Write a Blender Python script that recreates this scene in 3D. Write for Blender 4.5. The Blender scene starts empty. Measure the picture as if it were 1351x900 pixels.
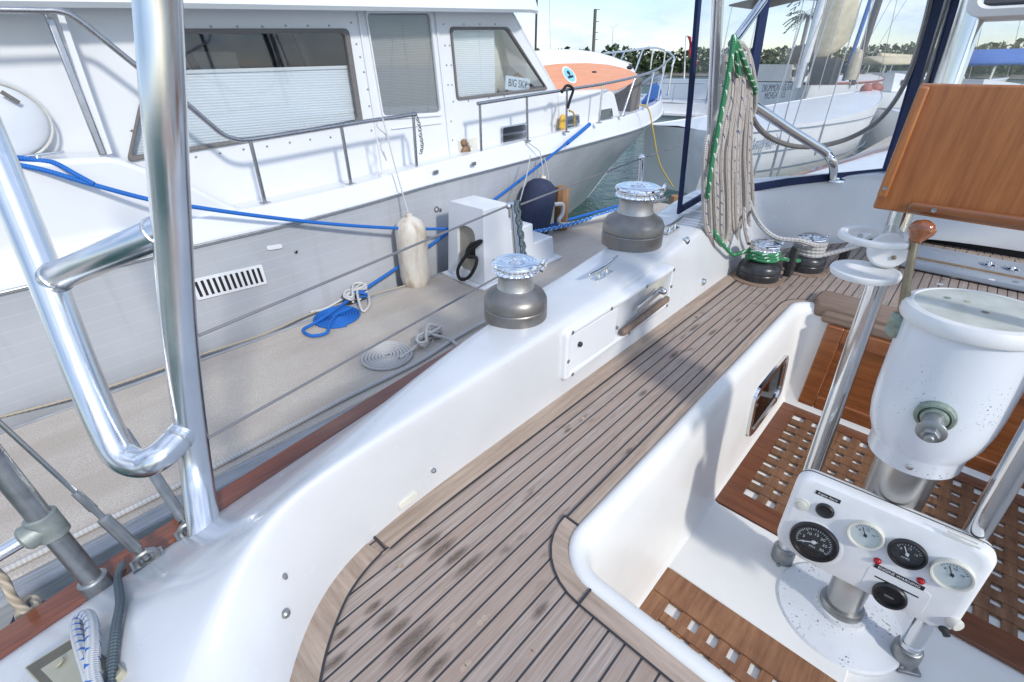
import bpy, math, random
from mathutils import Vector as V, Matrix, noise
from mathutils.geometry import tessellate_polygon
random.seed(7)
SC = bpy.context.scene
COL = SC.collection
R = math.radians
# ------------------------------------------------------------------ camera model (1351 x 900 photograph)
FPX, PITCH, YAW, CAMZ = 619.0, R(30.53), R(43.0), .85
CP = V((0, 0, CAMZ))
FW = V((math.cos(YAW)*math.cos(PITCH), math.sin(YAW)*math.cos(PITCH), -math.sin(PITCH)))
RT = V((math.sin(YAW), -math.cos(YAW), 0))
UP = RT.cross(FW)
def ray(x, y): return FW + RT*((x-675.5)/FPX) - UP*((y-450)/FPX)
def Pz(x, y, z): d = ray(x, y); return CP + d*((z-CAMZ)/d.z)       # point of a photo pixel on the level z
def Py(x, y, Y): d = ray(x, y); return CP + d*(Y/d.y)              # ... on the lengthwise plane Y
def Px(x, y, X): d = ray(x, y); return CP + d*(X/d.x)              # ... on the athwartships plane X
def D(x, y, k): return CP + ray(x, y)*k                            # ... at a depth
# boat frame: X forward, Y to port, Z up; deck level z = 0, water z = -1.4, dock z = -0.9
WATER, DOCK = -1.4, -.9
# ------------------------------------------------------------------ materials
MATS = {}
class NT:
    def __init__(s, m): s.m = m; s.t = m.node_tree; s.n = s.t.nodes; s.l = s.t.links
    def new(s, ty, **k):
        n = s.n.new(ty)
        for a, b in k.items():
            if a in n.inputs.keys(): n.inputs[a].default_value = b
            else: setattr(n, a, b)
        return n
    def link(s, a, b): s.l.new(a, b)
    def math(s, op, a, b=None, clamp=False):
        n = s.n.new('ShaderNodeMath'); n.operation = op; n.use_clamp = clamp
        for i, q in enumerate((a, b)):
            if q is None: continue
            if isinstance(q, (int, float)): n.inputs[i].default_value = q
            else: s.l.new(q, n.inputs[i])
        return n.outputs[0]
    def ramp(s, fac, stops, interp='LINEAR'):
        n = s.n.new('ShaderNodeValToRGB'); n.color_ramp.interpolation = interp
        e = n.color_ramp.elements
        while len(e) < len(stops): e.new(.5)
        for i, (p, c) in enumerate(stops):
            e[i].position = p; e[i].color = (*c, 1) if len(c) == 3 else c
        s.l.new(fac, n.inputs[0]); return n.outputs[0]
    def mix(s, fac, a, b, blend='MIX'):
        n = s.n.new('ShaderNodeMix'); n.data_type = 'RGBA'; n.blend_type = blend
        for i, q in ((0, fac), (6, a), (7, b)):
            if isinstance(q, (int, float)): n.inputs[i].default_value = q
            elif isinstance(q, tuple): n.inputs[i].default_value = (*q, 1) if len(q) == 3 else q
            else: s.l.new(q, n.inputs[i])
        return n.outputs[2]
    def coord(s, scale=(1, 1, 1), out='Object', rot=(0, 0, 0)):
        tc = s.n.new('ShaderNodeTexCoord'); mp = s.n.new('ShaderNodeMapping')
        mp.inputs['Scale'].default_value = scale; mp.inputs['Rotation'].default_value = rot
        s.l.new(tc.outputs[out], mp.inputs[0]); return mp.outputs[0]
    def noise(s, vec, scale=5, detail=4, rough=.55, out=0):
        n = s.n.new('ShaderNodeTexNoise'); n.inputs['Scale'].default_value = scale
        n.inputs['Detail'].default_value = detail; n.inputs['Roughness'].default_value = rough
        s.l.new(vec, n.inputs['Vector']); return n.outputs[out]
    def bump(s, h, strength=.2, dist=.002):
        n = s.n.new('ShaderNodeBump'); n.inputs['Strength'].default_value = strength; n.inputs['Distance'].default_value = dist
        s.l.new(h, n.inputs['Height']); return n.outputs[0]
def base(name):
    m = bpy.data.materials.new(name); m.use_nodes = True
    t = NT(m); b = t.n['Principled BSDF']; MATS[name] = m
    return m, t, b
def setc(t, b, key, v):
    if isinstance(v, (int, float)): b.inputs[key].default_value = v
    elif isinstance(v, tuple): b.inputs[key].default_value = (*v, 1) if len(v) == 3 else v
    else: t.link(v, b.inputs[key])
def mul(c, k): return tuple(min(1, x*k) for x in c)
def plain(name, col, rough=.45, metal=0, var=.12, scale=6, bump=0, bscale=80, coat=0, rvar=.1, speck=None):
    """painted or cast surface: slight tone drift, roughness drift, optional fine bump and wear specks"""
    m, t, b = base(name)
    v = t.coord()
    n = t.noise(v, scale, 5)
    c = t.mix(t.ramp(n, [(.3, (0, 0, 0)), (.7, (1, 1, 1))]), mul(col, 1-var), mul(col, 1+var*.4))
    if speck:
        sn = t.noise(v, speck[1], 3, .7); sn = t.math('ADD', sn, t.math('MULTIPLY', t.math('SUBTRACT', t.noise(v, 9, 3), .5), .55))
        c = t.mix(t.ramp(sn, [(speck[2], (0, 0, 0)), (speck[2]+.03, (1, 1, 1))]), c, speck[0])
    setc(t, b, 'Base Color', c)
    rn = t.noise(v, scale*3, 3)
    setc(t, b, 'Roughness', t.math('ADD', t.math('MULTIPLY', rn, rvar*2), rough-rvar, True))
    b.inputs['Metallic'].default_value = metal
    if coat: b.inputs['Coat Weight'].default_value = coat; b.inputs['Coat Roughness'].default_value = .08
    if bump: t.link(t.bump(t.noise(v, bscale, 3), bump, .002), b.inputs['Normal'])
    return m
gel = plain('gelcoat', (.64, .65, .665), .24, var=.07, scale=4, rvar=.10, coat=.25, bump=.03, bscale=260)
gel_worn = plain('worn_gelcoat', (.78, .79, .79), .34, var=.10, scale=7, rvar=.08, bump=.05, bscale=400)
yacht_white = plain('yacht_white_paint', (.74, .755, .78), .22, var=.05, scale=1.3, rvar=.06)
yacht_roof = plain('yacht_roof_white', (.74, .78, .80), .35, var=.06, scale=1.3)
white_plastic = plain('white_plastic', (.78, .78, .77), .4, var=.07, scale=20)
cream = plain('cream_plastic', (.66, .64, .56), .45, var=.1, scale=18)
tan_plate = plain('tan_plate', (.42, .40, .30), .4, var=.15, scale=12)
olive_plate = plain('olive_plate', (.10, .09, .062), .45, var=.2, scale=16)
stainless = plain('stainless', (.72, .73, .74), .13, 1, var=.06, scale=14, rvar=.06)
aluminium = plain('polished_aluminium', (.82, .83, .85), .24, 1, var=.08, scale=9, rvar=.06)
weld = plain('weld_bead', (.68, .69, .71), .32, 1, var=.2, scale=60, bump=.8, bscale=160)
dull_metal = plain('dull_metal', (.38, .39, .39), .4, .9, var=.25, scale=30, rvar=.12)
steel_dark = plain('shaded_rail_steel', (.42, .42, .43), .28, 1, var=.1, scale=10)
chrome = plain('chrome', (.86, .87, .89), .06, 1, var=.03, scale=20, rvar=.03)
bronze_grey = plain('satin_grey_alloy', (.27, .255, .24), .42, .85, var=.18, scale=18, rvar=.08)
drum_metal = plain('knurled_drum', (.50, .50, .49), .4, .9, var=.1, scale=30, bump=.5, bscale=420)
verdigris = plain('verdigris_bronze', (.30, .36, .30), .5, .5, var=.35, scale=60, bump=.4, bscale=200)
bronze = plain('aged_bronze', (.30, .24, .16), .4, .9, var=.3, scale=40)
black_alloy = plain('black_anodised', (.045, .046, .05), .3, .3, var=.3, scale=25, rvar=.1)
black = plain('black_plastic', (.018, .018, .02), .38, var=.2, scale=30)
rubber = plain('rubber', (.03, .03, .032), .6, var=.3, scale=30)
dark_in = plain('dark_interior', (.035, .033, .032), .7, var=.3, scale=4)
navy = plain('navy_canvas', (.006, .02, .085), .75, var=.25, scale=10, bump=.3, bscale=900)
navy_cover = plain('navy_fender_cover', (.03, .04, .085), .85, var=.2, scale=14, bump=.4, bscale=700)
tan_canvas = plain('tan_canvas', (.58, .50, .34), .85, var=.2, scale=6, bump=.5, bscale=40)
brown_canvas = plain('brown_canvas', (.16, .12, .09), .85, var=.2, scale=6)
zip_grey = plain('zipper_tape', (.17, .16, .155), .7, var=.2, scale=60, bump=.4, bscale=500)
red_lamp = plain('red_lens', (.45, .012, .018), .12, var=.2, scale=60)
red_cloth = plain('red_cloth', (.4, .03, .04), .8)
yellow = plain('yellow_plastic', (.75, .45, .06), .45)
blue_tarp = plain('blue_cloth', (.02, .12, .42), .7, var=.3, scale=20)
copper = plain('copper_strip', (.55, .36, .22), .35, .8, var=.2, scale=20)
hatch_grey = plain('hatch_grey', (.36, .40, .45), .3, var=.12, scale=6)
hull_grey = None
paper = plain('printed_card', (.66, .74, .80), .6, var=.04)
ink = plain('ink', (.015, .02, .04), .6)
ink_blue = plain('ink_grey_blue', (.22, .27, .33), .6)
white_ink = plain('white_ink', (.8, .8, .8), .5)
tape_black = plain('label_tape', (.02, .02, .022), .45)
gauge_white = plain('gauge_dial', (.66, .70, .68), .5, var=.05)
gauge_black = plain('gauge_dial_black', (.025, .027, .03), .4)
pedestal_paint = plain('pedestal_enamel', (.76, .79, .83), .22, var=.05, scale=5, coat=.3, speck=((.10, .11, .13), 230, .70))
flange_paint = plain('flaking_enamel', (.70, .73, .76), .4, var=.1, scale=8, bump=.15, bscale=120, speck=((.16, .17, .19), 130, .66))
sole_white = plain('sole_gelcoat', (.78, .77, .74), .38, var=.07, scale=4, bump=.08, bscale=300)
tree_green = None
def m_wood(name, dark, light, axis=0, rough=.35, coat=0, gscale=1, bump=.12, tone=.35):
    """grain running along an axis of the object: 0 = X, 1 = Y, 2 = Z"""
    m, t, b = base(name)
    sc = [26*gscale]*3; sc[axis] = 1.6*gscale
    v = t.coord(tuple(sc))
    n1 = t.noise(v, 3.0, 8, .62); v2 = t.coord(tuple([s*4 for s in sc])); n2 = t.noise(v2, 5, 4, .7)
    big = t.noise(t.coord(), 5, 3)
    f = t.math('ADD', t.math('MULTIPLY', n1, .7), t.math('MULTIPLY', n2, .3))
    c = t.ramp(f, [(.30, dark), (.50, tuple((a*.45+b_*.55) for a, b_ in zip(dark, light))), (.68, light)])
    c = t.mix(t.math('MULTIPLY', t.ramp(big, [(.35, (0, 0, 0)), (.7, (1, 1, 1))]), tone), c, mul(dark, .9))
    setc(t, b, 'Base Color', c); b.inputs['Roughness'].default_value = rough
    if coat: b.inputs['Coat Weight'].default_value = coat; b.inputs['Coat Roughness'].default_value = .06
    t.link(t.bump(f, bump, .001), b.inputs['Normal'])
    return m
varnish_x = m_wood('varnished_teak_x', (.10, .026, .010), (.27, .075, .026), 0, .22, .5)
varnish_y = m_wood('varnished_mahogany', (.17, .05, .014), (.40, .14, .045), 1, .22, .6)
varnish_z = m_wood('varnished_table', (.25, .07, .016), (.52, .20, .06), 2, .25, .5, gscale=.9, tone=.15)
varnish_b = m_wood('varnished_batten', (.16, .05, .015), (.33, .12, .04), 1, .2, .6)
grate_teak = m_wood('grating_teak', (.085, .028, .012), (.24, .085, .035), 1, .40, .15)
grate_worn = m_wood('grating_teak_worn', (.14, .05, .022), (.42, .22, .11), 0, .6, tone=.7)
grate_mid = m_wood('grating_teak_lattice', (.10, .042, .02), (.31, .165, .085), 0, .55, tone=.6)
raw_x = m_wood('raw_teak_x', (.25, .18, .13), (.52, .41, .33), 0, .75, tone=.2)
raw_y = m_wood('raw_teak_y', (.25, .18, .13), (.52, .41, .33), 1, .75, tone=.2)
raw_brown = m_wood('raw_teak_brown', (.16, .10, .07), (.34, .25, .19), 1, .7)
post_wood = m_wood('post_wood', (.20, .09, .035), (.46, .26, .13), 2, .7)
grey_wood = m_wood('weathered_dock_timber', (.18, .19, .21), (.44, .45, .47), 0, .8)
knob_wood = m_wood('varnished_knob', (.20, .05, .015), (.42, .14, .05), 0, .15, .8, 2)
def m_teakdeck():
    m, t, b = base('teak_deck_planks')
    tc = t.new('ShaderNodeTexCoord'); sp = t.new('ShaderNodeSeparateXYZ'); t.link(tc.outputs['Object'], sp.inputs[0])
    pitch = .0323
    u = t.math('DIVIDE', t.math('ADD', sp.outputs[1], 3.0 - .598), pitch)
    fr = t.math('FRACT', u); idn = t.math('FLOOR', u)
    wob = t.noise(t.coord((9, 3, 1)), 3, 2)
    edge = t.math('ABSOLUTE', t.math('SUBTRACT', fr, .5))
    caulk = t.math('GREATER_THAN', edge, t.math('SUBTRACT', .447, t.math('MULTIPLY', wob, .018)))
    wn = t.new('ShaderNodeTexWhiteNoise', noise_dimensions='1D'); t.link(idn, wn.inputs['W'])
    cx = t.new('ShaderNodeCombineXYZ'); t.link(t.math('MULTIPLY', sp.outputs[0], 2.2), cx.inputs[0]); t.link(t.math('MULTIPLY', sp.outputs[1], 75), cx.inputs[1]); t.link(t.math('MULTIPLY', idn, 3.7), cx.inputs[2])
    g = t.noise(cx.outputs[0], 4, 8, .68)
    c = t.ramp(g, [(.28, (.19, .145, .118)), (.5, (.355, .288, .248)), (.72, (.50, .425, .38))])
    c = t.mix(t.math('MULTIPLY', wn.outputs[0], .58), c, (.34, .235, .175))
    big = t.noise(t.coord((1, 2.5, 1)), 2.2, 3)
    c = t.mix(t.math('MULTIPLY', t.ramp(big, [(.45, (0, 0, 0)), (.75, (1, 1, 1))]), .35), c, (.36, .31, .28))
    st = t.noise(t.coord((13, 44, 1)), 1.0, 3, .5)                      # black mildew stains along the grain
    st2 = t.noise(t.coord((2, 2, 1)), 2.0, 2)
    sm = t.math('MULTIPLY', t.ramp(st, [(.58, (0, 0, 0)), (.70, (1, 1, 1))]), t.ramp(st2, [(.48, (0, 0, 0)), (.60, (1, 1, 1))]))
    c = t.mix(t.math('MULTIPLY', sm, .6), c, (.085, .065, .055))
    c = t.mix(caulk, c, (.035, .035, .04))
    setc(t, b, 'Base Color', c); b.inputs['Roughness'].default_value = .72
    h = t.math('SUBTRACT', t.math('MULTIPLY', g, .5), t.math('MULTIPLY', caulk, .6))
    t.link(t.bump(h, .35, .0015), b.inputs['Normal'])
    return m
teak_deck = m_teakdeck()
def m_stain():
    m, t, b = base('mildew_patch')
    tc = t.new('ShaderNodeTexCoord'); sp = t.new('ShaderNodeSeparateXYZ'); t.link(tc.outputs['UV'], sp.inputs[0])
    n = t.noise(t.coord((22, 130, 1)), 3, 6, .75)
    r_ = t.math('ADD', t.math('POWER', sp.outputs[0], 2), t.math('POWER', sp.outputs[1], 2))
    a = t.math('MULTIPLY', t.math('SUBTRACT', 1.0, r_, True), t.math('ADD', -.35, t.math('MULTIPLY', n, 2.3)), True)
    setc(t, b, 'Base Color', (.075, .055, .045)); b.inputs['Roughness'].default_value = .8
    setc(t, b, 'Alpha', t.math('MULTIPLY', t.math('POWER', a, 1.3), .62)); return m
patch_m = m_stain()
caulk_m = plain('caulk', (.035, .035, .04), .6)
stain_m = plain('mildew_stain', (.10, .08, .07), .8, var=.3, scale=80)
def m_concrete():
    m, t, b = base('pebbled_concrete')
    v = t.coord(); f = t.noise(v, 130, 2, .7); md = t.noise(v, 26, 5, .7); big = t.noise(t.coord((.5, 1.5, 1)), 2.2, 5)
    c = t.ramp(f, [(.30, (.34, .295, .25)), (.5, (.475, .425, .37)), (.70, (.59, .545, .49))])
    c = t.mix(t.math('MULTIPLY', t.ramp(md, [(.5, (0, 0, 0)), (.72, (1, 1, 1))]), .3), c, (.62, .59, .54))
    c = t.mix(t.math('MULTIPLY', t.ramp(big, [(.42, (0, 0, 0)), (.62, (1, 1, 1))]), .5), c, (.37, .31, .26))
    setc(t, b, 'Base Color', c); b.inputs['Roughness'].default_value = .88
    t.link(t.bump(t.math('ADD', f, t.math('MULTIPLY', md, .4)), .25, .003), b.inputs['Normal'])
    return m
concrete = m_concrete()
def m_water():
    m, t, b = base('harbour_water')
    v = t.coord((1, 1.6, 1)); n = t.noise(v, 2.0, 6, .58); n2 = t.noise(v, 9, 3); big = t.noise(t.coord(), .25, 3)
    setc(t, b, 'Base Color', t.mix(big, (.004, .045, .04), (.012, .085, .07)))
    b.inputs['Roughness'].default_value = .06; b.inputs['IOR'].default_value = 1.33
    t.link(t.bump(t.math('ADD', n, t.math('MULTIPLY', n2, .25)), .55, .16), b.inputs['Normal'])
    return m
water_m = m_water()
def m_hullgrey():
    m, t, b = base('yacht_hull_grey')
    tc = t.new('ShaderNodeTexCoord'); sp = t.new('ShaderNodeSeparateXYZ'); t.link(tc.outputs['Object'], sp.inputs[0])
    z = t.math('ADD', sp.outputs[2], t.math('MULTIPLY', sp.outputs[0], -.018))
    seam = t.math('LESS_THAN', t.math('FRACT', t.math('DIVIDE', z, .082)), .045)
    n = t.noise(t.coord((.35, 1, .35)), 3.2, 4)
    c = t.mix(t.ramp(n, [(.35, (0, 0, 0)), (.65, (1, 1, 1))]), (.41, .43, .46), (.49, .51, .54))
    st = t.noise(t.coord((9, 9, .6)), 1.5, 3)
    c = t.mix(t.math('MULTIPLY', t.ramp(st, [(.55, (0, 0, 0)), (.72, (1, 1, 1))]), .28), c, (.36, .36, .355))
    c = t.mix(t.math('MULTIPLY', seam, .35), c, (.66, .66, .65))
    setc(t, b, 'Base Color', c); b.inputs['Roughness'].default_value = .16
    t.link(t.bump(t.noise(t.coord((1, 1, 1)), 1.3, 2), .25, .02), b.inputs['Normal'])
    return m
hull_grey = m_hullgrey()
def m_glass(name, tint, gloss=.25, rough=.03, smear=0):
    """window pane: see-through with a share of mirror reflection that grows at grazing angles"""
    m = bpy.data.materials.new(name); m.use_nodes = True; t = NT(m); t.n.clear(); MATS[name] = m
    out = t.new('ShaderNodeOutputMaterial'); tr = t.new('ShaderNodeBsdfTransparent'); gl = t.new('ShaderNodeBsdfGlossy')
    tr.inputs[0].default_value = (*tint, 1); gl.inputs['Roughness'].default_value = rough
    gl.inputs[0].default_value = (.92, .95, 1, 1)
    lw = t.new('ShaderNodeLayerWeight'); lw.inputs[0].default_value = .25
    f = t.math('ADD', t.math('MULTIPLY', lw.outputs['Fresnel'], .38 if gloss else .10), gloss, True)
    mx = t.new('ShaderNodeMixShader'); t.link(f, mx.inputs[0]); t.link(tr.outputs[0], mx.inputs[1]); t.link(gl.outputs[0], mx.inputs[2])
    last = mx.outputs[0]
    if smear:
        n = t.noise(t.coord((1, 1, 1)), 7, 5, .65)
        df = t.new('ShaderNodeBsdfTranslucent'); df.inputs[0].default_value = (.85, .88, .9, 1)
        m2 = t.new('ShaderNodeMixShader'); t.link(t.math('MULTIPLY', t.ramp(n, [(.35, (0, 0, 0)), (.75, (1, 1, 1))]), smear), m2.inputs[0])
        t.link(last, m2.inputs[1]); t.link(df.outputs[0], m2.inputs[2]); last = m2.outputs[0]
    t.link(last, out.inputs[0])
    return m
pane_clear = m_glass('window_glass', (.93, .95, .96), .05)
pane_dark = m_glass('tinted_glass', (.25, .26, .27), .07)
vinyl = m_glass('clear_vinyl', (.96, .97, .985), .0, .06, .03)
def m_blind(name, col, per, axis=2):
    m, t, b = base(name)
    tc = t.new('ShaderNodeTexCoord'); sp = t.new('ShaderNodeSeparateXYZ'); t.link(tc.outputs['Object'], sp.inputs[0])
    w = t.math('SINE', t.math('MULTIPLY', sp.outputs[axis], 2*math.pi/per))
    setc(t, b, 'Base Color', t.mix(t.math('ADD', t.math('MULTIPLY', w, .5), .5), mul(col, .88), col))
    b.inputs['Roughness'].default_value = .8
    t.link(t.bump(w, .35, .004), b.inputs['Normal']); return m
blind_m = m_blind('pleated_blind', (.82, .84, .86), .018)
mesh_m = m_blind('grey_mesh_screen', (.33, .33, .33), .012)
def m_rope(name, col, fleck=None, strands=60, every=.06, twist=1.0, rough=.85, amount=.5):
    """UV of the rope tubes: u round the rope, v metres along it"""
    m, t, b = base(name)
    tc = t.new('ShaderNodeTexCoord'); sp = t.new('ShaderNodeSeparateXYZ'); t.link(tc.outputs['UV'], sp.inputs[0])
    def helix(k): return t.math('SINE', t.math('MULTIPLY', t.math('ADD', t.math('MULTIPLY', sp.outputs[1], strands*.55), t.math('MULTIPLY', sp.outputs[0], k)), 2*math.pi))
    if twist > 2: w = t.math('ADD', t.math('MULTIPLY', helix(3), .5), .5)
    else: w = t.math('ADD', t.math('MULTIPLY', t.math('MULTIPLY', helix(4), helix(-4)), .5), .5)
    n = t.noise(t.coord(), 25, 4)
    c = t.mix(w, mul(col, .62), col); c = t.mix(t.math('MULTIPLY', n, .35), c, mul(col, .6))
    if fleck:
        q = t.math('FRACT', t.math('DIVIDE', sp.outputs[1], every)); q2 = t.math('FRACT', t.math('ADD', t.math('MULTIPLY', sp.outputs[0], 2), t.math('DIVIDE', sp.outputs[1], every)))
        hit = t.math('MULTIPLY', t.math('LESS_THAN', q, .42), t.math('LESS_THAN', q2, amount))
        c = t.mix(hit, c, fleck)
    setc(t, b, 'Base Color', c); b.inputs['Roughness'].default_value = rough
    t.link(t.bump(w, .8, .003), b.inputs['Normal']); return m
rope_beige = m_rope('braided_beige', (.60, .55, .51), (.38, .33, .31), 150, .05, 1, .85, .16)
rope_green = m_rope('braided_green', (.05, .30, .13), (.7, .8, .72), 130, .05, 1, .8, .22)
rope_bluefleck = m_rope('white_blue_fleck', (.80, .80, .80), (.03, .17, .5), 220, .030, 1, .8, .30)
rope_navyfleck = m_rope('white_navy_fleck', (.68, .64, .61), (.05, .07, .2), 130, .06, 1, .8, .14)
rope_blue = m_rope('blue_dockline', (.012, .17, .62), None, 70, .05, 1, .7)
rope_bluewhite = m_rope('blue_white_dockline', (.04, .24, .68), (.75, .78, .8), 60, .09, 1, .7, .5)
rope_white = m_rope('white_line', (.76, .76, .74), None, 90)
rope_grey = m_rope('grey_dockline', (.62, .61, .60), None, 55)
rope_dark = m_rope('grey_cord', (.14, .18, .20), None, 160)
rope_yellow = m_rope('yellow_line', (.72, .52, .08), None, 60)
rope_black = m_rope('black_cord', (.02, .02, .022), None, 90)
rope_tan = m_rope('tan_three_strand', (.55, .47, .36), None, 60, .06, 3)
def m_fender():
    m, t, b = base('stained_fender')
    v = t.coord((5, 5, 1.6)); n = t.noise(v, 2, 6, .6); n2 = t.noise(t.coord(), 30, 4)
    c = t.ramp(n, [(.34, (.42, .33, .24)), (.50, (.66, .61, .53)), (.70, (.75, .73, .67))])
    c = t.mix(t.math('MULTIPLY', n2, .3), c, (.5, .42, .34))
    setc(t, b, 'Base Color', c); b.inputs['Roughness'].default_value = .6; return m
fender_m = m_fender()
def m_leaf(name, a, bcol):
    m, t, b = base(name)
    oi = t.noise(t.coord(), .35, 3); g = t.new('ShaderNodeNewGeometry')
    f = t.math('ADD', t.math('MULTIPLY', oi, .6), t.math('MULTIPLY', g.outputs['Random Per Island'], .4))
    setc(t, b, 'Base Color', t.ramp(f, [(.3, a), (.7, bcol)])); b.inputs['Roughness'].default_value = .6; return m
leaf_m = m_leaf('mangrove_leaf', (.025, .045, .014), (.085, .125, .04))
palm_m = m_leaf('palm_leaf', (.04, .06, .03), (.10, .13, .06))
shore_m = plain('shore_ground', (.20, .18, .14), .9, var=.3, scale=.2)
bark_m = plain('bark', (.22, .19, .16), .9, var=.3, scale=12, bump=.5)
pole_m = plain('pole_wood_grey', (.16, .14, .12), .85, var=.25, scale=3)
far_white = plain('far_boat_white', (.76, .76, .76), .35, var=.08, scale=1)
far_cream = plain('far_boat_cream', (.66, .62, .55), .5, var=.12, scale=2)
far_dark = plain('far_boat_dark', (.05, .05, .055), .5)
far_red = plain('far_red_trim', (.38, .12, .09), .6)
line_wire = plain('lifeline_wire', (.20, .20, .215), .45, .3, var=.15)
mast_white = plain('white_mast', (.72, .73, .74), .35)
mast_dark = plain('dark_mast', (.07, .05, .055), .4)
wire_m = plain('rigging_wire', (.42, .42, .43), .5, .3, var=.1)
board_white = plain('paddle_board_white', (.8, .8, .8), .25, var=.05)
board_orange = m_wood('paddle_board_veneer', (.62, .24, .12), (.72, .34, .19), 0, .3, .2, .5, tone=.1)
emblem_blue = plain('emblem_blue', (.25, .55, .68), .4)
toy_brown = plain('brown_flotsam', (.30, .18, .10), .7, var=.4, scale=30)
# ------------------------------------------------------------------ mesh building
ORG = {}
class MB:
    def __init__(s): s.v = []; s.f = []; s.m = []; s.uv = {}
    def add(s, vs, fs, m=0):
        o = len(s.v); s.v += [V(q) for q in vs]
        for f in fs: s.f.append(tuple(i+o for i in f)); s.m.append(m)
        return o
    def box(s, c, size, rot=None, m=0):
        h = V(size)/2; c = V(c); vs = []
        for x in (-1, 1):
            for y in (-1, 1):
                for z in (-1, 1):
                    q = V((x*h.x, y*h.y, z*h.z))
                    vs.append(c + (rot @ q if rot else q))
        s.add(vs, [(0, 1, 3, 2), (4, 6, 7, 5), (0, 4, 5, 1), (2, 3, 7, 6), (0, 2, 6, 4), (1, 5, 7, 3)], m); return s
    def bar(s, a, b, w, h, m=0, up=V((0, 0, 1))):
        a, b = V(a), V(b); d = (b-a); L = d.length; d.normalize()
        sd = d.cross(up)
        if sd.length < 1e-4: sd = V((1, 0, 0))
        sd.normalize(); u = sd.cross(d)
        rot = Matrix((d, sd, u)).transposed()
        return s.box((a+b)/2, (L, w, h), rot, m)
    def prism(s, poly, ext, m=0, m_side=None):
        n = len(poly); e = V(ext); p = [V(q) for q in poly]
        o = s.add(p + [q+e for q in p], [], m)
        s.f.append(tuple(o+i for i in range(n))); s.m.append(m)
        s.f.append(tuple(o+n+i for i in reversed(range(n)))); s.m.append(m)
        for i in range(n):
            j = (i+1) % n; s.f.append((o+j, o+i, o+n+i, o+n+j)); s.m.append(m if m_side is None else m_side)
        return s
    def loft(s, rows, closed=False, m=0, caps=False):
        n = len(rows[0]); o = s.add([q for r in rows for q in r], [], m)
        for i in range(len(rows)-1):
            for j in range(n if closed else n-1):
                k = (j+1) % n
                s.f.append((o+i*n+j, o+i*n+k, o+(i+1)*n+k, o+(i+1)*n+j)); s.m.append(m)
        if caps:
            s.f.append(tuple(o+j for j in reversed(range(n)))); s.m.append(m)
            b = o+(len(rows)-1)*n; s.f.append(tuple(b+j for j in range(n))); s.m.append(m)
        return s
    def lathe(s, prof, org=(0, 0, 0), ax=(0, 0, 1), seg=32, m=0, caps=True):
        ax = V(ax).normalized(); org = V(org)
        x = ax.orthogonal().normalized(); y = ax.cross(x)
        rows = [[org + ax*h + (x*math.cos(2*math.pi*k/seg) + y*math.sin(2*math.pi*k/seg))*max(r, 1e-5) for k in range(seg)] for r, h in prof]
        return s.loft(rows, True, m, caps)
    def tube(s, pts, r, seg=12, m=0, closed=False, caps=True, uv=False):
        pts = [V(p) for p in pts]; n = len(pts)
        if n < 2: return s
        tg = []
        for i in range(n):
            a = pts[(i-1) % n] if closed or i else pts[0]; b = pts[(i+1) % n] if closed or i < n-1 else pts[-1]
            d = b-a; tg.append(d.normalized() if d.length > 1e-9 else V((1, 0, 0)))
        u = tg[0].orthogonal().normalized(); rows = []; L = 0
        k = seg+1 if uv else seg
        o = len(s.v)
        for i in range(n):
            if i:
                u = (u - tg[i]*u.dot(tg[i])); u.normalize(); L += (pts[i]-pts[i-1]).length
            w = tg[i].cross(u); rr = r[i] if isinstance(r, (list, tuple)) else r
            rows.append([pts[i] + (u*math.cos(2*math.pi*j/seg)+w*math.sin(2*math.pi*j/seg))*rr for j in range(k)])
            if uv:
                for j in range(k): s.uv[o+i*k+j] = (j/seg, L)
        if closed: rows.append(rows[0][:])
        if closed and uv:
            for j in range(k): s.uv[o+n*k+j] = (j/seg, L+.02)
        return s.loft(rows, not uv, m, caps and not closed and not uv)
    def disc(s, c, n, r, seg=24, m=0, t=.002):
        n = V(n).normalized(); return s.lathe([(r, 0), (r, t)], c, n, seg, m)
    def ball(s, c, r, m=0, sc=(1, 1, 1), seg=16, rings=10):
        c = V(c); rows = []
        for i in range(rings+1):
            a = math.pi*i/rings
            rows.append([c + V((sc[0]*r*max(math.sin(a), 1e-4)*math.cos(2*math.pi*j/seg), sc[1]*r*max(math.sin(a), 1e-4)*math.sin(2*math.pi*j/seg), sc[2]*r*math.cos(a))) for j in range(seg)])
        return s.loft(rows, True, m)
def spline(pts, n=8, closed=False):
    pts = [V(p) for p in pts]; out = []; N = len(pts)
    for i in range(N if closed else N-1):
        p1, p2 = pts[i], pts[(i+1) % N]
        p0 = pts[(i-1) % N] if closed or i else p1*2-p2
        p3 = pts[(i+2) % N] if closed or i < N-2 else p2*2-p1
        for k in range(n):
            t = k/n
            out.append(.5*((2*p1)+(p2-p0)*t+(2*p0-5*p1+4*p2-p3)*t*t+(3*p1-p0-3*p2+p3)*t**3))
    if not closed: out.append(pts[-1])
    return out
def sag(a, b, drop=.1, n=14):
    a, b = V(a), V(b); return [a.lerp(b, i/n) - V((0, 0, 1))*drop*4*(i/n)*(1-i/n) for i in range(n+1)]
def root(name, loc=(0, 0, 0)):
    o = bpy.data.objects.new(name, None); o.empty_display_size = .1; COL.objects.link(o)
    o.location = loc; ORG[o.name] = V(loc); return o
def tag(o, label=None, cat=None, group=None, kind=None):
    if label: o['label'] = label
    if cat: o['category'] = cat
    if group: o['group'] = group
    if kind: o['kind'] = kind
    return o
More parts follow.
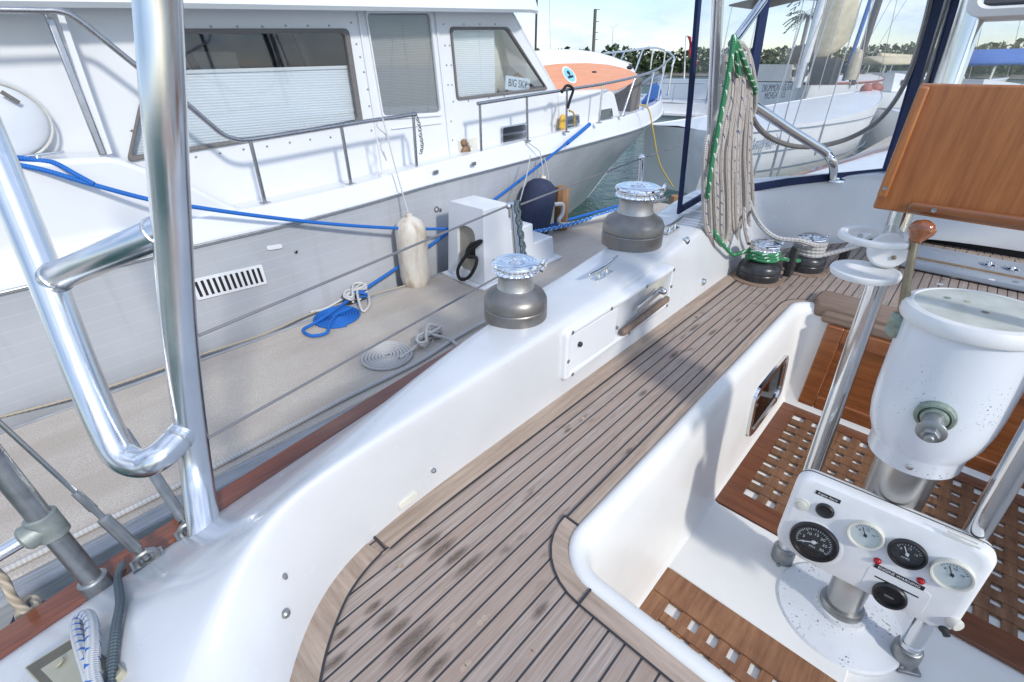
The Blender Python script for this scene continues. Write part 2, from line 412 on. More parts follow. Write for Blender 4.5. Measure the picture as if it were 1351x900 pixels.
def obj(name, mb, mats, parent=None, bevel=0, sub=0, ang=38, solid=0, seg=2, center=False):
    me = bpy.data.meshes.new(name)
    org = ORG.get(parent.name, V((0, 0, 0))) if parent else V((0, 0, 0))
    if not parent and center and mb.v:
        c = sum(mb.v, V((0, 0, 0)))/len(mb.v); org = V((c.x, c.y, min(q.z for q in mb.v)))
    me.from_pydata([q-org for q in mb.v], [], mb.f)
    if not isinstance(mats, (list, tuple)): mats = [mats]
    for k in mats: me.materials.append(k)
    me.polygons.foreach_set('material_index', mb.m)
    me.polygons.foreach_set('use_smooth', [True]*len(mb.f))
    if mb.uv:
        ul = me.uv_layers.new(name='UVMap')
        for l in me.loops:
            if l.vertex_index in mb.uv: ul.data[l.index].uv = mb.uv[l.vertex_index]
    me.validate(); me.update()
    if ang < 180 and not sub: me.set_sharp_from_angle(angle=R(ang))
    o = bpy.data.objects.new(name, me); COL.objects.link(o)
    if parent: o.parent = parent
    else: o.location = org
    ORG[o.name] = org
    if solid:
        q = o.modifiers.new('thick', 'SOLIDIFY'); q.thickness = solid; q.offset = -1
    if sub:
        q = o.modifiers.new('smooth', 'SUBSURF'); q.levels = sub; q.render_levels = sub
    if bevel:
        q = o.modifiers.new('edge', 'BEVEL'); q.width = bevel; q.segments = seg; q.limit_method = 'ANGLE'; q.angle_limit = R(40)
    return o
def text_mesh(name, s, loc, right, up, size, mat, parent, extrude=.0004, squash=1.0, font_shear=0):
    cu = bpy.data.curves.new(name, 'FONT'); cu.body = s; cu.size = size; cu.align_x = 'CENTER'; cu.align_y = 'CENTER'
    cu.extrude = extrude; cu.shear = font_shear
    to = bpy.data.objects.new(name+'_tmp', cu); COL.objects.link(to)
    dg = bpy.context.evaluated_depsgraph_get(); me = bpy.data.meshes.new_from_object(to.evaluated_get(dg))
    bpy.data.objects.remove(to); bpy.data.curves.remove(cu)
    r, u = V(right).normalized(), V(up).normalized(); n = r.cross(u)
    org = ORG.get(parent.name, V((0, 0, 0))) if parent else V((0, 0, 0))
    loc = V(loc)
    for v in me.vertices: v.co = loc + r*v.co.x*squash + u*v.co.y + n*v.co.z - org
    me.materials.clear(); me.materials.append(mat)
    o = bpy.data.objects.new(name, me); COL.objects.link(o); o.parent = parent; ORG[o.name] = org
    return o
def rope(name, pts, r, mat, label=None, cat='rope', group=None, parent=None, seg=8, closed=False, n=6, smooth=True):
    mb = MB(); mb.tube(spline(pts, n, closed) if smooth else pts, r, seg, uv=True, closed=closed)
    o = obj(name, mb, mat, parent, ang=180, center=True)
    if label: tag(o, label, cat, group)
    return o
def rounded(poly, rad, n=5):
    """rounded version of a planar polygon in 3D"""
    out = []; N = len(poly); p = [V(q) for q in poly]
    for i in range(N):
        a, b, c = p[i-1], p[i], p[(i+1) % N]
        d1 = (a-b); d2 = (c-b); k = min(rad, d1.length*.45, d2.length*.45)
        s, e = b+d1.normalized()*k, b+d2.normalized()*k
        for j in range(n+1):
            t = j/n; out.append(s*(1-t)**2 + b*2*t*(1-t) + e*t*t)
    return out
# ================================================================== OUR SAILBOAT (one thing: everything bolted to it is a part)
boat = tag(root('sailboat'), 'white sailboat cockpit with weathered teak side deck in the foreground', 'sailboat')
# ---- coaming and deck moulding
ST = [  # base (x,y,z), crest inner, crest outer, foot at the cap rail
 ((-.09,.20,0), (-.20,.46,.03), (-.33,.60,.00), (-.60,1.00,-.135)),
 ((-.06,.30,0), (-.14,.52,.05), (-.26,.66,.01), (-.48,1.02,-.135)),
 ((-.03,.42,0), (-.078,.567,.09), (-.19,.72,.03), (-.36,1.04,-.135)),
 ((.032,.514,0), (-.009,.61,.14), (-.09,.77,.07), (-.22,1.06,-.135)),
 ((.096,.577,0), (.072,.638,.19), (.03,.75,.11), (-.08,1.08,-.135)),
 ((.167,.622,0), (.145,.645,.225), (.12,.725,.168), (.06,1.10,-.135)),
 ((.27,.648,0), (.255,.638,.24), (.25,.705,.217), (.20,1.12,-.135)),
 ((.45,.655,0), (.44,.635,.25), (.44,.738,.246), (.42,1.15,-.135)),
 ((.75,.655,0), (.75,.648,.25), (.75,.815,.25), (.75,1.19,-.135)),
 ((1.25,.655,0), (1.25,.675,.25), (1.25,.885,.25), (1.25,1.23,-.135)),
 ((1.8,.655,0), (1.8,.715,.258), (1.8,.96,.258), (1.8,1.27,-.135)),
 ((2.3,.658,0), (2.3,.76,.285), (2.3,1.02,.285), (2.3,1.30,-.135)),
 ((2.6,.64,0), (2.55,.735,.335), (2.62,1.0,.32), (2.62,1.32,-.135)),
 ((2.85,.55,.0), (2.86,.62,.343), (2.93,.74,.335), (2.95,1.33,-.135)),
 ((3.05,.40,.01), (3.08,.47,.345), (3.17,.57,.338), (3.25,1.34,-.135)),
 ((3.2,.26,.05), (3.25,.35,.348), (3.34,.45,.34), (3.6,1.34,-.135)),
 ((3.32,.08,.06), (3.38,.17,.35), (3.45,.28,.342), (4.0,1.34,-.135)),
 ((3.40,-.2,.06), (3.46,-.15,.352), (3.55,-.08,.344), (4.5,1.33,-.135)),
 ((3.42,-.7,.06), (3.48,-.7,.355), (3.60,-.6,.345), (5.2,1.30,-.135)),
]
mb = MB(); rows = []
for b_, ci, co, ft in ST:
    b_, ci, co, ft = V(b_), V(ci), V(co), V(ft)
    d = (ci-b_); out = V((co.x-ci.x, co.y-ci.y, 0)).normalized()
    rows.append([b_+V((0, 0, -.02))-out*.0, b_, b_.lerp(ci, .5)-out*.004, ci-d*.045, ci+out*.008, ci.lerp(co, .5)+V((0, 0, .002)),
                 co-out*.010, co+(ft-co)*.06+V((0, 0, .0)), co.lerp(ft, .6)+V((0, 0, -.015)), ft.lerp(co, .12), ft, ft+V((0, 0, -.04))])
mb.loft(rows)
coam = obj('coaming', mb, gel, boat, sub=2)
from mathutils.bvhtree import BVHTree
_dg = bpy.context.evaluated_depsgraph_get(); _dg.update(); COAM = BVHTree.FromObject(coam, _dg)
def Sf(px, py, off=0.0, fall=-.1):
    """point of a photo pixel on the coaming surface, lifted along its normal"""
    d = ray(px, py).normalized(); h, n_, i, k = COAM.ray_cast(CP, d)
    if h is None: return Pz(px, py, fall)
    if n_.dot(d) > 0: n_ = -n_
    return h+n_*off
# foredeck and cabin side forward of the dodger (seen through the vinyl)
mb = MB()
fr = []
for x, yo, yi, zt in ((3.7, 1.34, .62, .04), (4.5, 1.33, .55, .08), (5.4, 1.30, .45, .07), (6.6, 1.16, .30, .03), (7.6, 1.02, .2, .0), (8.6, .85, .1, -.05), (10.4, .32, .0, -.08), (11.2, .0, -.0, -.1)):
    fr.append([V((x, yo, -.14)), V((x, yi+.06, -.14)), V((x, yi, -.05)), V((x, yi-.03, zt)), V((x, yi*.4-.2, zt+.05)), V((x, -1.2, zt+.05))])
mb.loft(fr); obj('cabin_trunk', mb, gel_worn, boat, ang=50)
# ---- cap rail, topsides
CAPR = spline([(-.75, 1.015, -.13), (-.33, 1.07, -.13), (-.16, 1.10, -.13), (.034, 1.125, -.13), (.46, 1.18, -.13), (.98, 1.235, -.13), (1.6, 1.285, -.13), (2.5, 1.33, -.13), (4, 1.37, -.13), (5.34, 1.33, -.13), (7, 1.11, -.12), (8.6, .88, -.10), (10.5, .33, -.08), (11.4, -.1, -.07)], 6)
def along(path, sec):
    rows = []
    for i, p in enumerate(path):
        a, b_ = path[max(0, i-1)], path[min(len(path)-1, i+1)]
        t = V((b_.x-a.x, b_.y-a.y, 0)).normalized(); n = V((-t.y, t.x, 0))
        rows.append([p + n*s_ + V((0, 0, h)) for s_, h in sec])
    return rows
mb = MB(); mb.loft(along(CAPR, [(-.034, -.028), (-.036, -.004), (-.028, .003), (.03, .003), (.038, -.004), (.036, -.028)]), True, caps=True)
obj('cap_rail', mb, varnish_x, boat)
mb = MB(); mb.loft(along(CAPR, [(.0, -.02), (.03, -.03), (.05, -.30), (.035, -.75), (-.15, -1.35), (-.4, -1.6)])); obj('topsides', mb, gel_worn, boat)
mb = MB(); mb.tube([p+V((0, .075, -.24)) for p in CAPR], .018, 10); obj('rubbing_strake', mb, dull_metal, boat)
# ---- teak deck
def rrect(x0, x1, y0, y1, r, off=0, n=8, z=0):
    x0, x1, y0, y1, r = x0-off, x1+off, y0-off, y1+off, max(r+off, .004)
    out = []
    for cx, cy, a0 in ((x1-r, y1-r, 0), (x0+r, y1-r, 90), (x0+r, y0+r, 180), (x1-r, y0+r, 270)):
        for i in range(n+1):
            a = R(a0+90*i/n); out.append(V((cx+r*math.cos(a), cy+r*math.sin(a), z)))
    return out
WX0, WX1, WY0, WY1, WR = .495, 2.11, -.95, .332, .085
BASE = [V(s[0]) for s in ST]
bs = spline([V((q.x, q.y, 0)) for q in BASE], 6)
mb = MB()
port = [q for q in bs if q.x < 2.9]
poly = [q + V((-.02, .03, 0)) for q in port if q.x < .5]
mb.add([(-.9, -1.5, 0), (WX0, -1.5, 0), (WX0, .70, 0)] + list(reversed([q for q in poly])) + [(-.9, .1, 0)], [tuple(range(len(poly)+4))])
mb.add([(WX0, WY1, 0), (WX1, WY1, 0), (WX1, .70, 0), (WX0, .70, 0)], [(0, 1, 2, 3)])
mb.add([(WX1, -1.5, 0), (3.9, -1.5, 0), (3.9, .70, 0), (WX1, .70, 0)], [(0, 1, 2, 3)])
mb.add([(WX0, -1.5, 0), (WX1, -1.5, 0), (WX1, WY0, 0), (WX0, WY0, 0)], [(0, 1, 2, 3)])
rnd = random.Random(3)
for k in range(90):                                   # bungs over the fastenings
    y = -.2 + rnd.randint(0, 26)*.0323; x = rnd.choice((.12, .25, .31, .55, .9, 1.2, 1.7, 2.05, 2.4)) + rnd.uniform(-.03, .03)
    y = .598 - rnd.randint(0, 24)*.0323 - .016
    if y < .36 and x > .44 and x < 2.2: continue
    if x < .2 and y > .5: continue
    if y > .36 or x < .44: mb.lathe([(.006, .0), (.006, .0004), (.0005, .0004)], (x, y, 0), seg=10, m=1)
for px, py, L_, k in ((565, 712, .05, 1), (580, 720, .055, 1), (598, 730, .05, 1), (616, 743, .06, .9), (492, 800, .03, .8), (507, 813, .04, 1), (452, 837, .025, .7), (442, 876, .035, .9), (527, 830, .04, .9), (540, 844, .08, 1.3), (562, 863, .06, 1.1), (580, 883, .045, .9), (718, 810, .035, .8), (884, 466, .05, .9), (914, 432, .07, .8), (938, 438, .05, .8), (851, 520, .035, .8), (788, 506, .03, .6), (753, 570, .025, .6), (974, 422, .04, .7), (835, 598, .025, .6)):
    q = Pz(px, py, .0012); y = .598-.0323*(round((.598-q.y)/.0323-.5)+.5); w_ = .0112*k; L_ *= .8
    o = mb.add([(q.x-L_, y-w_, .0012), (q.x+L_, y-w_, .0012), (q.x+L_, y+w_, .0012), (q.x-L_, y+w_, .0012)], [(0, 1, 2, 3)], 2)
    for i, uv_ in enumerate(((-1, -1), (1, -1), (1, 1), (-1, 1))): mb.uv[o+i] = uv_
    mb.lathe([(.006, .0), (.006, .0004), (.0005, .0004)], (q.x, y, 0), seg=10, m=1)
obj('teak_deck', mb, [teak_deck, raw_x, patch_m], boat, ang=30)
# margin planks (outboard curve, cockpit edge) with their caulked seams
def strip(path, w0, w1, z, mbx, m=0, side=1):
    rows = []
    for i, p in enumerate(path):
        a, b_ = path[max(0, i-1)], path[min(len(path)-1, i+1)]
        t = (b_-a).normalized(); n = V((t.y, -t.x, 0))*side
        rows.append([V((p.x, p.y, 0))+n*w0+V((0, 0, z)), V((p.x, p.y, 0))+n*w1+V((0, 0, z))])
    mbx.loft(rows, m=m)
aft = [q for q in bs if q.x < .262]; mid = [q for q in bs if .262 <= q.x < 2.75]
mb = MB(); strip(aft, -.02, .045, .003, mb); strip(aft, .045, .050, .0035, mb, 1); obj('margin_plank', mb, [raw_y, caulk_m], boat)
mb = MB(); strip(mid, -.02, .052, .003, mb); strip(mid, .052, .0565, .0035, mb, 1)
a = mid[0]; mb.box((a.x-.002, a.y-.022, .002), (.0045, .050, .005), m=1); obj('margin_plank', mb, [raw_x, caulk_m], boat)
def rim(off0, off1, pick, z):
    p0, p1 = rrect(WX0, WX1, WY0, WY1, WR, off0), rrect(WX0, WX1, WY0, WY1, WR, off1)
    return [[V((a.x, a.y, z)), V((b_.x, b_.y, z))] for a, b_ in zip(p0, p1) if pick(a)]
mb = MB()
def quad(x0, x1, y0, y1, z, m=0): mb.add([(x0, y0, z), (x1, y0, z), (x1, y1, z), (x0, y1, z)], [(0, 1, 2, 3)], m)
corner = rim(.0, .050, lambda q: q.x < WX0+WR+.002 and q.y > WY1-WR-.002, .003)
mb.loft(corner); mb.loft(rim(.050, .0545, lambda q: q.x < WX0+WR+.002 and q.y > WY1-WR-.002, .0035), m=1)
for pr_ in (corner[0], corner[-1]): mb.bar(pr_[0], pr_[1]+(pr_[1]-pr_[0])*.05, .0045, .006, 1)
obj('margin_plank', mb, [raw_y, caulk_m], boat)
mb = MB(); quad(WX0-.050, WX0, -.95, WY1-WR, .003); quad(WX0-.0545, WX0-.050, -.95, WY1-WR, .0035, 1); obj('margin_plank', mb, [raw_y, caulk_m], boat)
mb = MB(); quad(WX0+WR, WX1-WR, WY1, WY1+.045, .003); quad(WX0+WR, WX1-WR, WY1+.045, WY1+.0495, .0035, 1); obj('margin_plank', mb, [raw_x, caulk_m], boat)
mb = MB()
for rws, mm in ((rim(.0, .045, lambda q: q.x > WX1-WR-.002 and q.y > WY1-WR-.002, .003), 0), (rim(.045, .0495, lambda q: q.x > WX1-WR-.002 and q.y > WY1-WR-.002, .0035), 1)): mb.loft(rws, m=mm)
obj('margin_plank', mb, [raw_y, caulk_m], boat)
# ---- cockpit well
SZ = -.45
mb = MB(); rows = []
for off, z in ((.016, .001), (.014, .007), (.004, .011), (-.010, .008), (-.022, -.006), (-.030, -.03), (-.045, -.15), (-.062, -.34), (-.074, SZ+.045), (-.086, SZ+.012), (-.115, SZ)):
    rows.append(rrect(WX0, WX1, WY0, WY1, WR, off, z=z))
for r_ in rows: r_.append(r_[0])
mb.loft(rows)
mb.f.append(tuple(range(len(mb.v)-len(rows[0]), len(mb.v)-1))); mb.m.append(0)
obj('cockpit_well', mb, sole_white, boat, ang=60)
mb = MB(); mb.box((1.115, .02, SZ+.006), (.335, .46, .012)); obj('sole_panel', mb, sole_white, boat, bevel=.004)
# port light in the well side
def onwall(q): return V((q[0], .332-.034-(.0-q[1])*.095+.004, q[1]))
pl = [onwall((1.555, -.31)), onwall((1.645, -.385)), onwall((1.96, -.315)), onwall((1.97, -.20)), onwall((1.80, -.135)), onwall((1.60, -.20))]
pl = rounded([onwall((1.56, -.36)), onwall((1.95, -.36)), onwall((1.95, -.15)), onwall((1.56, -.15))], .06)
ctr = sum(pl, V((0, 0, 0)))/len(pl); nrm = V((0, -1, -.095)).normalized()
mb = MB(); rr = []
for k, d_ in ((1.0, -.004), (1.0, .012), (.93, .016), (.84, .012), (.82, -.003)):
    rr.append([ctr+(q-ctr)*k+nrm*d_ for q in pl])
for r_ in rr: r_.append(r_[0])
mb.loft(rr); pf = obj('port_light', mb, stainless, boat)
mb = MB(); mb.prism([ctr+(q-ctr)*.84+nrm*.004 for q in pl], nrm*-.003); obj('pane', mb, pane_dark, pf)
mb = MB(); mb.prism([ctr+(q-ctr)*.84-nrm*.001 for q in pl], nrm*-.002); obj('backing', mb, dark_in, pf)
# mahogany locker front across the forward end of the well
mb = MB(); lx = 2.045
ly0, ly1, lz0, lz1 = -.86, .20, SZ+.035, -.035
for a, b_ in (((ly1-.03, (lz0+lz1)/2), (.06, lz1-lz0)), ((ly0+.03, (lz0+lz1)/2), (.06, lz1-lz0))): mb.box((lx, a[0], a[1]), (.024, b_[0], b_[1]))
mb.box((lx, (ly0+ly1)/2, lz0+.03), (.0235, ly1-ly0-.12, .06)); mb.box((lx, (ly0+ly1)/2, lz1-.03), (.0235, ly1-ly0-.12, .06)); mb.box((lx, -.33, (lz0+lz1)/2), (.0235, .06, lz1-lz0-.12))
lf = obj('locker_front', mb, varnish_y, boat, bevel=.004)
for y0, y1 in ((-.30, ly1-.06), (ly0+.06, -.36)):
    mb = MB(); mb.box((lx+.004, (y0+y1)/2, (lz0+lz1)/2), (.01, y1-y0, lz1-lz0-.12)); obj('locker_panel', mb, varnish_y, lf)
# bridge deck sill, block and hatch
mb = MB(); mb.prism([(2.075, .262, .03), (2.12, .285, .03), (2.22, .285, .03), (2.24, .26, .03), (2.24, -.9, .03), (2.075, -.9, .03)], (0, 0, -.06)); obj('bridge_sill', mb, raw_brown, boat, bevel=.012, seg=3)
mb = MB(); mb.box((2.075, -.32, -.015), (.05, 1.1, .045)); obj('bridge_nosing', mb, raw_brown, boat, bevel=.012, seg=3)
mb = MB(); mb.box((3.02, -.38, .022), (.36, .94, .03)); sl = obj('sliding_hatch', mb, hatch_grey, boat, bevel=.008)
mb = MB(); mb.box((2.93, -.38, .041), (.012, .93, .008)); obj('copper_strip', mb, copper, sl)
for y in (-.22, -.30): 
    mb = MB(); mb.lathe([(.028, .037), (.03, .042), (.024, .048), (.012, .046), (.008, .052)], (3.05, y, 0), seg=20); obj('pad_eye', mb, stainless, sl)
mb = MB(); mb.box((3.50, -.4, .03), (.14, 1.2, .07)); obj('hatch_slot', mb, black, boat)
mb = MB()
for k in range(22): mb.box((3.27, .12-k*.046, .008), (.12, .0425, .014))
obj('threshold_planking', mb, raw_x, boat, bevel=.002)
# screws, drains on the coaming face
def face_fit(px, py, Y, r, name, mat):
    c = Sf(px, py, .002); mb = MB(); mb.lathe([(r, .004), (r, -.003), (r*.6, -.006), (.001, -.006)], c, (0, 1, 0), 14); return obj(name, mb, mat, boat)
face_fit(571, 620, .652, .006, 'coaming_screw', dull_metal); face_fit(376, 810, .60, .007, 'coaming_screw', dull_metal); face_fit(375, 760, .6, .004, 'coaming_screw', dull_metal)
c = Sf(538, 659, .0); mb = MB(); mb.prism(rounded([c+V((-.026, .004, -.012)), c+V((.026, .004, -.010)), c+V((.026, .004, .012)), c+V((-.026, .004, .010))], .02), (0, -.009, 0)); obj('deck_drain', mb, cream, boat, bevel=.002)
for px, py in ((905, 318), (927, 372)): 
    c = Py(px, py, .72 if py < 330 else .668); mb = MB(); mb.lathe([(.016, .004), (.016, -.006), (.009, -.012), (.001, -.012)], c, (0, 1, .2), 16); obj('vent_cap', mb, stainless, boat)
# ---- recessed stowage box in the coaming
FX0, FX1, FZ0, FZ1, FY = .905, 1.565, .062, .228, .640
mb = MB()
poly = rounded([(FX0, FY, FZ0), (FX1, FY+.012, FZ0), (FX1, FY+.012, FZ1), (FX0, FY, FZ1)], .02)
ins = rounded([(FX0+.022, FY, FZ0+.022), (FX1-.022, FY+.012, FZ0+.022), (FX1-.022, FY+.012, FZ1-.022), (FX0+.022, FY, FZ1-.022)], .008)
rws = [[q+V((0, .045, 0)) for q in poly], [q+V((0, .004, 0)) for q in poly], poly and [q*.0+ (poly[i].lerp(ins[i], .25)) for i, q in enumerate(poly)], [poly[i].lerp(ins[i], .75) for i in range(len(poly))], [q+V((0, .004, 0)) for q in ins], [q+V((0, .03, 0)) for q in ins]]
for r_ in rws: r_.append(r_[0])
mb.loft(rws); box_ = obj('stowage_box', mb, yacht_white, boat, ang=60)
mb = MB(); mb.add([(FX0+.02, FY+.026, FZ0+.02), (FX1-.02, FY+.036, FZ0+.02), (FX1-.02, FY+.036, FZ1-.02), (FX0+.02, FY+.026, FZ1-.02)], [(0, 1, 2, 3)]); obj('recess_back', mb, cream, box_, solid=.003)
mb = MB(); mb.box((1.05, FY+.012, (FZ0+FZ1)/2), (.25, .012, FZ1-FZ0-.046)); mb.lathe([(.008, .004), (.008, -.0085), (.005, -.009)], (.975, FY+.006, .16), (0, 1, 0), 12, 1); obj('box_lid', mb, [yacht_white, black], box_, bevel=.003)
for x, z in ((.93, .218), (.918, .13), (.945, .072), (1.13, .217), (1.35, .218), (1.55, .216), (1.553, .15), (1.545, .075), (1.18, .13), (1.27, .073)):
    mb = MB(); mb.lathe([(.006, .003), (.006, -.003), (.003, -.0045), (.0005, -.0045)], (x, FY+(x-FX0)/(FX1-FX0)*.012+.001, z), (0, 1, 0), 10); obj('screw', mb, dull_metal, box_)
mb = MB(); mb.bar((1.30, FY+.006, .152), (1.47, FY+.008, .168), .012, .024); mb.lathe([(.012, 0), (.012, -.02), (.006, -.024)], (1.455, FY+.008, .168), (0, 1, 0), 14); obj('latch_lever', mb, stainless, box_, bevel=.004)
mb = MB(); mb.bar((1.21, FY+.002, .098), (1.53, FY+.006, .112), .022, .026); obj('teak_grip', mb, raw_brown, box_, bevel=.011, seg=3)
# ---- winches
def winch(c, s, body, drumm, capm, label, dark=False, jaw=True):
    c = V(c)
    mb = MB(); mb.lathe([(.080*s, -.004), (.087*s, .0), (.087*s, .034*s), (.085*s, .037*s), (.087*s, .040*s), (.086*s, .058*s), (.078*s, .072*s), (.058*s, .084*s), (.052*s, .09*s)], c, seg=40)
    w = obj('winch', mb, body, boat, ang=32); w['label'] = label
    mb = MB(); mb.lathe([(.052*s, .088*s), (.048*s, .10*s), (.0465*s, .118*s), (.050*s, .130*s), (.056*s, .136*s)], c, seg=36); obj('drum', mb, drumm, w, ang=40)
    if jaw:
        mb = MB(); rows = []
        for h, r0, amp in ((.134, .052, 0), (.136, .060, .002), (.141, .058, .002), (.146, .050, .001), (.150, .058, .002), (.155, .061, .001), (.156, .050, 0)):
            rows.append([c+V((math.cos(a)*(r0+amp*math.cos(24*a))*s, math.sin(a)*(r0+amp*math.cos(24*a))*s, h*s)) for a in [2*math.pi*k/96 for k in range(96)]])
        mb.loft(rows, True); obj('self_tailing_jaw', mb, chrome, w, ang=50)
        mb = MB(); mb.tube(spline([c+V((.045*s, -.050*s, .152*s)), c+V((.058*s, -.050*s, .160*s)), c+V((.066*s, -.046*s, .15*s)), c+V((.066*s, -.040*s, .136*s)), c+V((.056*s, -.042*s, .128*s))], 5), .006*s, 10); obj('feeder_arm', mb, chrome, w)
    mb = MB(); z0 = .155 if jaw else .137
    mb.lathe([(.062*s, (z0-.003)*s), (.0635*s, z0*s), (.062*s, (z0+.004)*s), (.050*s, (z0+.009)*s), (.040*s, (z0+.006)*s), (.024*s, (z0+.008)*s), (.018*s, (z0+.011)*s), (.012*s, (z0+.010)*s), (.001, (z0+.004)*s)], c, seg=40)
    obj('cap', mb, capm, w, ang=40)
    return w
winch((.857, .786, .246), 1.0, bronze_grey, drum_metal, chrome, 'grey self-tailing winch with chrome cap on the aft end of the coaming')
winch((1.6, .862, .256), 1.32, bronze_grey, drum_metal, chrome, 'larger grey winch further forward on the coaming top')
winch((2.242, .548, .002), 1.03, black_alloy, black_alloy, chrome, 'dark deck winch wrapped with green line')
winch((2.507, .427, .002), 1.0, black_alloy, dull_metal, chrome, 'dark deck winch wrapped with grey white line')
for c, r_ in (((2.242, .548), .112), ((2.507, .427), .108)):
    mb = MB(); mb.lathe([(r_, .001), (r_, .006), (r_-.012, .009), (.05, .009)], (*c, 0), seg=32); obj('winch_pad', mb, raw_brown, boat)
# ---- cleats on the coaming
def cleat(a, b_, base_pts, up=.03):
    a, b_ = V(a), V(b_); mb = MB()
    m_ = a.lerp(b_, .5)
    mb.tube(spline([a, a.lerp(b_, .25)-V((0, 0, .006)), m_-V((0, 0, .008)), a.lerp(b_, .75)-V((0, 0, .006)), b_], 5), [.004, .005, .006, .007, .0075, .008, .008, .008, .008, .008, .008, .008, .0085, .0085, .0085, .008, .008, .007, .006, .005, .004][:21], 10)
    for k in (.36, .62):
        q = a.lerp(b_, k); mb.lathe([(.010, -up), (.007, -up*.8), (.006, -.006)], q, seg=12)
        s = V((.026, 0, 0)); mb.box(q-V((0, 0, up+.001)), (.05, .026, .007))
    return obj('deck_cleat', mb, stainless, boat, bevel=.0015)
cleat(Pz(776, 363, .285), Pz(815, 338, .292), None, .034); cleat(Pz(873, 301, .30), Pz(902, 284, .31), None, .034)
# ---- steering pedestal (leans a little to port), built round its own axis
PB = V((1.135, -.155, SZ)); PAX = V((0, .06, 1)).normalized()
mb = MB(); mb.lathe([(.150, .0), (.151, .012), (.146, .018), (.10, .024), (.062, .034), (.058, .046)], PB, seg=48); ped = obj('steering_pedestal', mb, flange_paint, boat)
ped['label'] = 'white steering pedestal without its wheel, flaking round base flange'
mb = MB(); mb.lathe([(.050, .03), (.050, .06), (.046, .066)], PB, PAX, 32); obj('collar', mb, dull_metal, ped)
mb = MB(); mb.lathe([(.040, .05), (.042, .20), (.055, .36), (.056, .60)], PB, PAX, 40); obj('column', mb, plain('brushed_column', (.50, .49, .47), .3, 1, var=.2, scale=9, rvar=.1), ped)
mb = MB(); mb.lathe([(.060, .575), (.078, .578), (.080, .583), (.080, .615), (.083, .622), (.094, .652), (.100, .69), (.102, .73), (.102, .80), (.101, .896)], PB, PAX, 56); obj('pedestal_head', mb, pedestal_paint, ped, ang=50)
mb = MB(); mb.lathe([(.1035, .893), (.109, .893), (.111, .898), (.110, .912), (.106, .919), (.097, .922), (.094, .9205)], PB, PAX, 56, caps=False); mb.lathe([(.0945, .9205), (.05, .9212), (.001, .9212)], PB, PAX, 56, 1, caps=False); capo = obj('cover', mb, [white_plastic, plain('faded_cap_top', (.58, .60, .54), .5, var=.22, scale=22)], ped, ang=35)
ct = PB+PAX*.9215
for i, (px, py) in enumerate(((1258, 366), (1308, 369), (1250, 393), (1277, 398), (1300, 412), (1240, 375), (1340, 372))):
    d = ray(px, py); t = (ct-CP).dot(PAX)/d.dot(PAX); q = CP+d*t
    mb = MB(); mb.lathe([(.0055, 0), (.0055, .0006), (.003, .0012)], q, PAX, 10); obj('cap_hole', mb, [bronze, white_plastic, verdigris, tan_plate][i % 4], capo)
# wheel shaft
sc_ = PB+PAX*.74+V((-.104, 0, 0)); ax = V((-1, 0, -.02))
mb = MB(); mb.lathe([(.030, -.004), (.031, .004), (.028, .010), (.024, .011), (.022, .007), (.020, .014), (.017, .016)], sc_, ax, 32); sh = obj('shaft_boss', mb, verdigris, ped)
mb = MB(); mb.lathe([(.0165, .01), (.0165, .05), (.015, .056)], sc_, ax, 28); mb.box(sc_+V((-.035, -.012, -.005)), (.012, .006, .009), m=1); obj('shaft', mb, [dull_metal, black], sh)
mb = MB(); mb.lathe([(.022, .055), (.0225, .059), (.016, .062)], sc_, ax, 28); mb.lathe([(.0135, .060), (.0135, .074), (.012, .076)], sc_, ax, 6); mb.lathe([(.007, .076), (.007, .084), (.005, .086)], sc_, ax, 16); obj('shaft_nut', mb, dull_metal, sh, bevel=.0008)
sc2 = PB+PAX*.598+V((-.0801, .0, 0)); mb = MB(); mb.lathe([(.007, 0), (.006, .003), (.002, .0045)], sc2, (-1, 0, 0), 14); obj('neck_screw', mb, stainless, ped)
# ---- pedestal guard
def axp(b_, lean, h): return V(b_)+V((lean[0]*h, lean[1]*h, h))
GL, GLl = (1.207, .009, SZ), (.04, .06)
GR, GRl = (1.124, -.304, SZ), (-.04, .08)
mb = MB()
pts = [axp(GL, GLl, h) for h in (0, .3, .6, .9, 1.2, 1.42)] 
mb.tube(pts, .0205, 20); gd = obj('pedestal_guard', mb, stainless, boat)
mb = MB(); mb.tube([axp(GR, GRl, h) for h in (.0, .08)], .0225, 20); mb.tube([axp(GR, GRl, h) for h in (0.02, .3, .6, .9, 1.2, 1.42)], .0205, 20); obj('guard_tube', mb, stainless, gd)
for g, gl_, yaw in ((GL, GLl, .5), (GR, GRl, .5)):
    b_ = V(g)+V((-.0, 0, .0)); mb = MB(); rot = Matrix.Rotation(yaw, 3, 'Z')
    mb.box(b_+V((0, 0, .006)), (.075, .05, .01), rot); mb.lathe([(.030, .01), (.030, .055), (.026, .062), (.022, .062)], axp(g, gl_, .0), V((gl_[0], gl_[1], 1)), 24)
    for dx in (-.028, .028): mb.lathe([(.006, .010), (.006, .014), (.002, .016)], b_+rot @ V((dx, .017, 0)), seg=8)
    obj('guard_foot', mb, dull_metal, gd, bevel=.002)
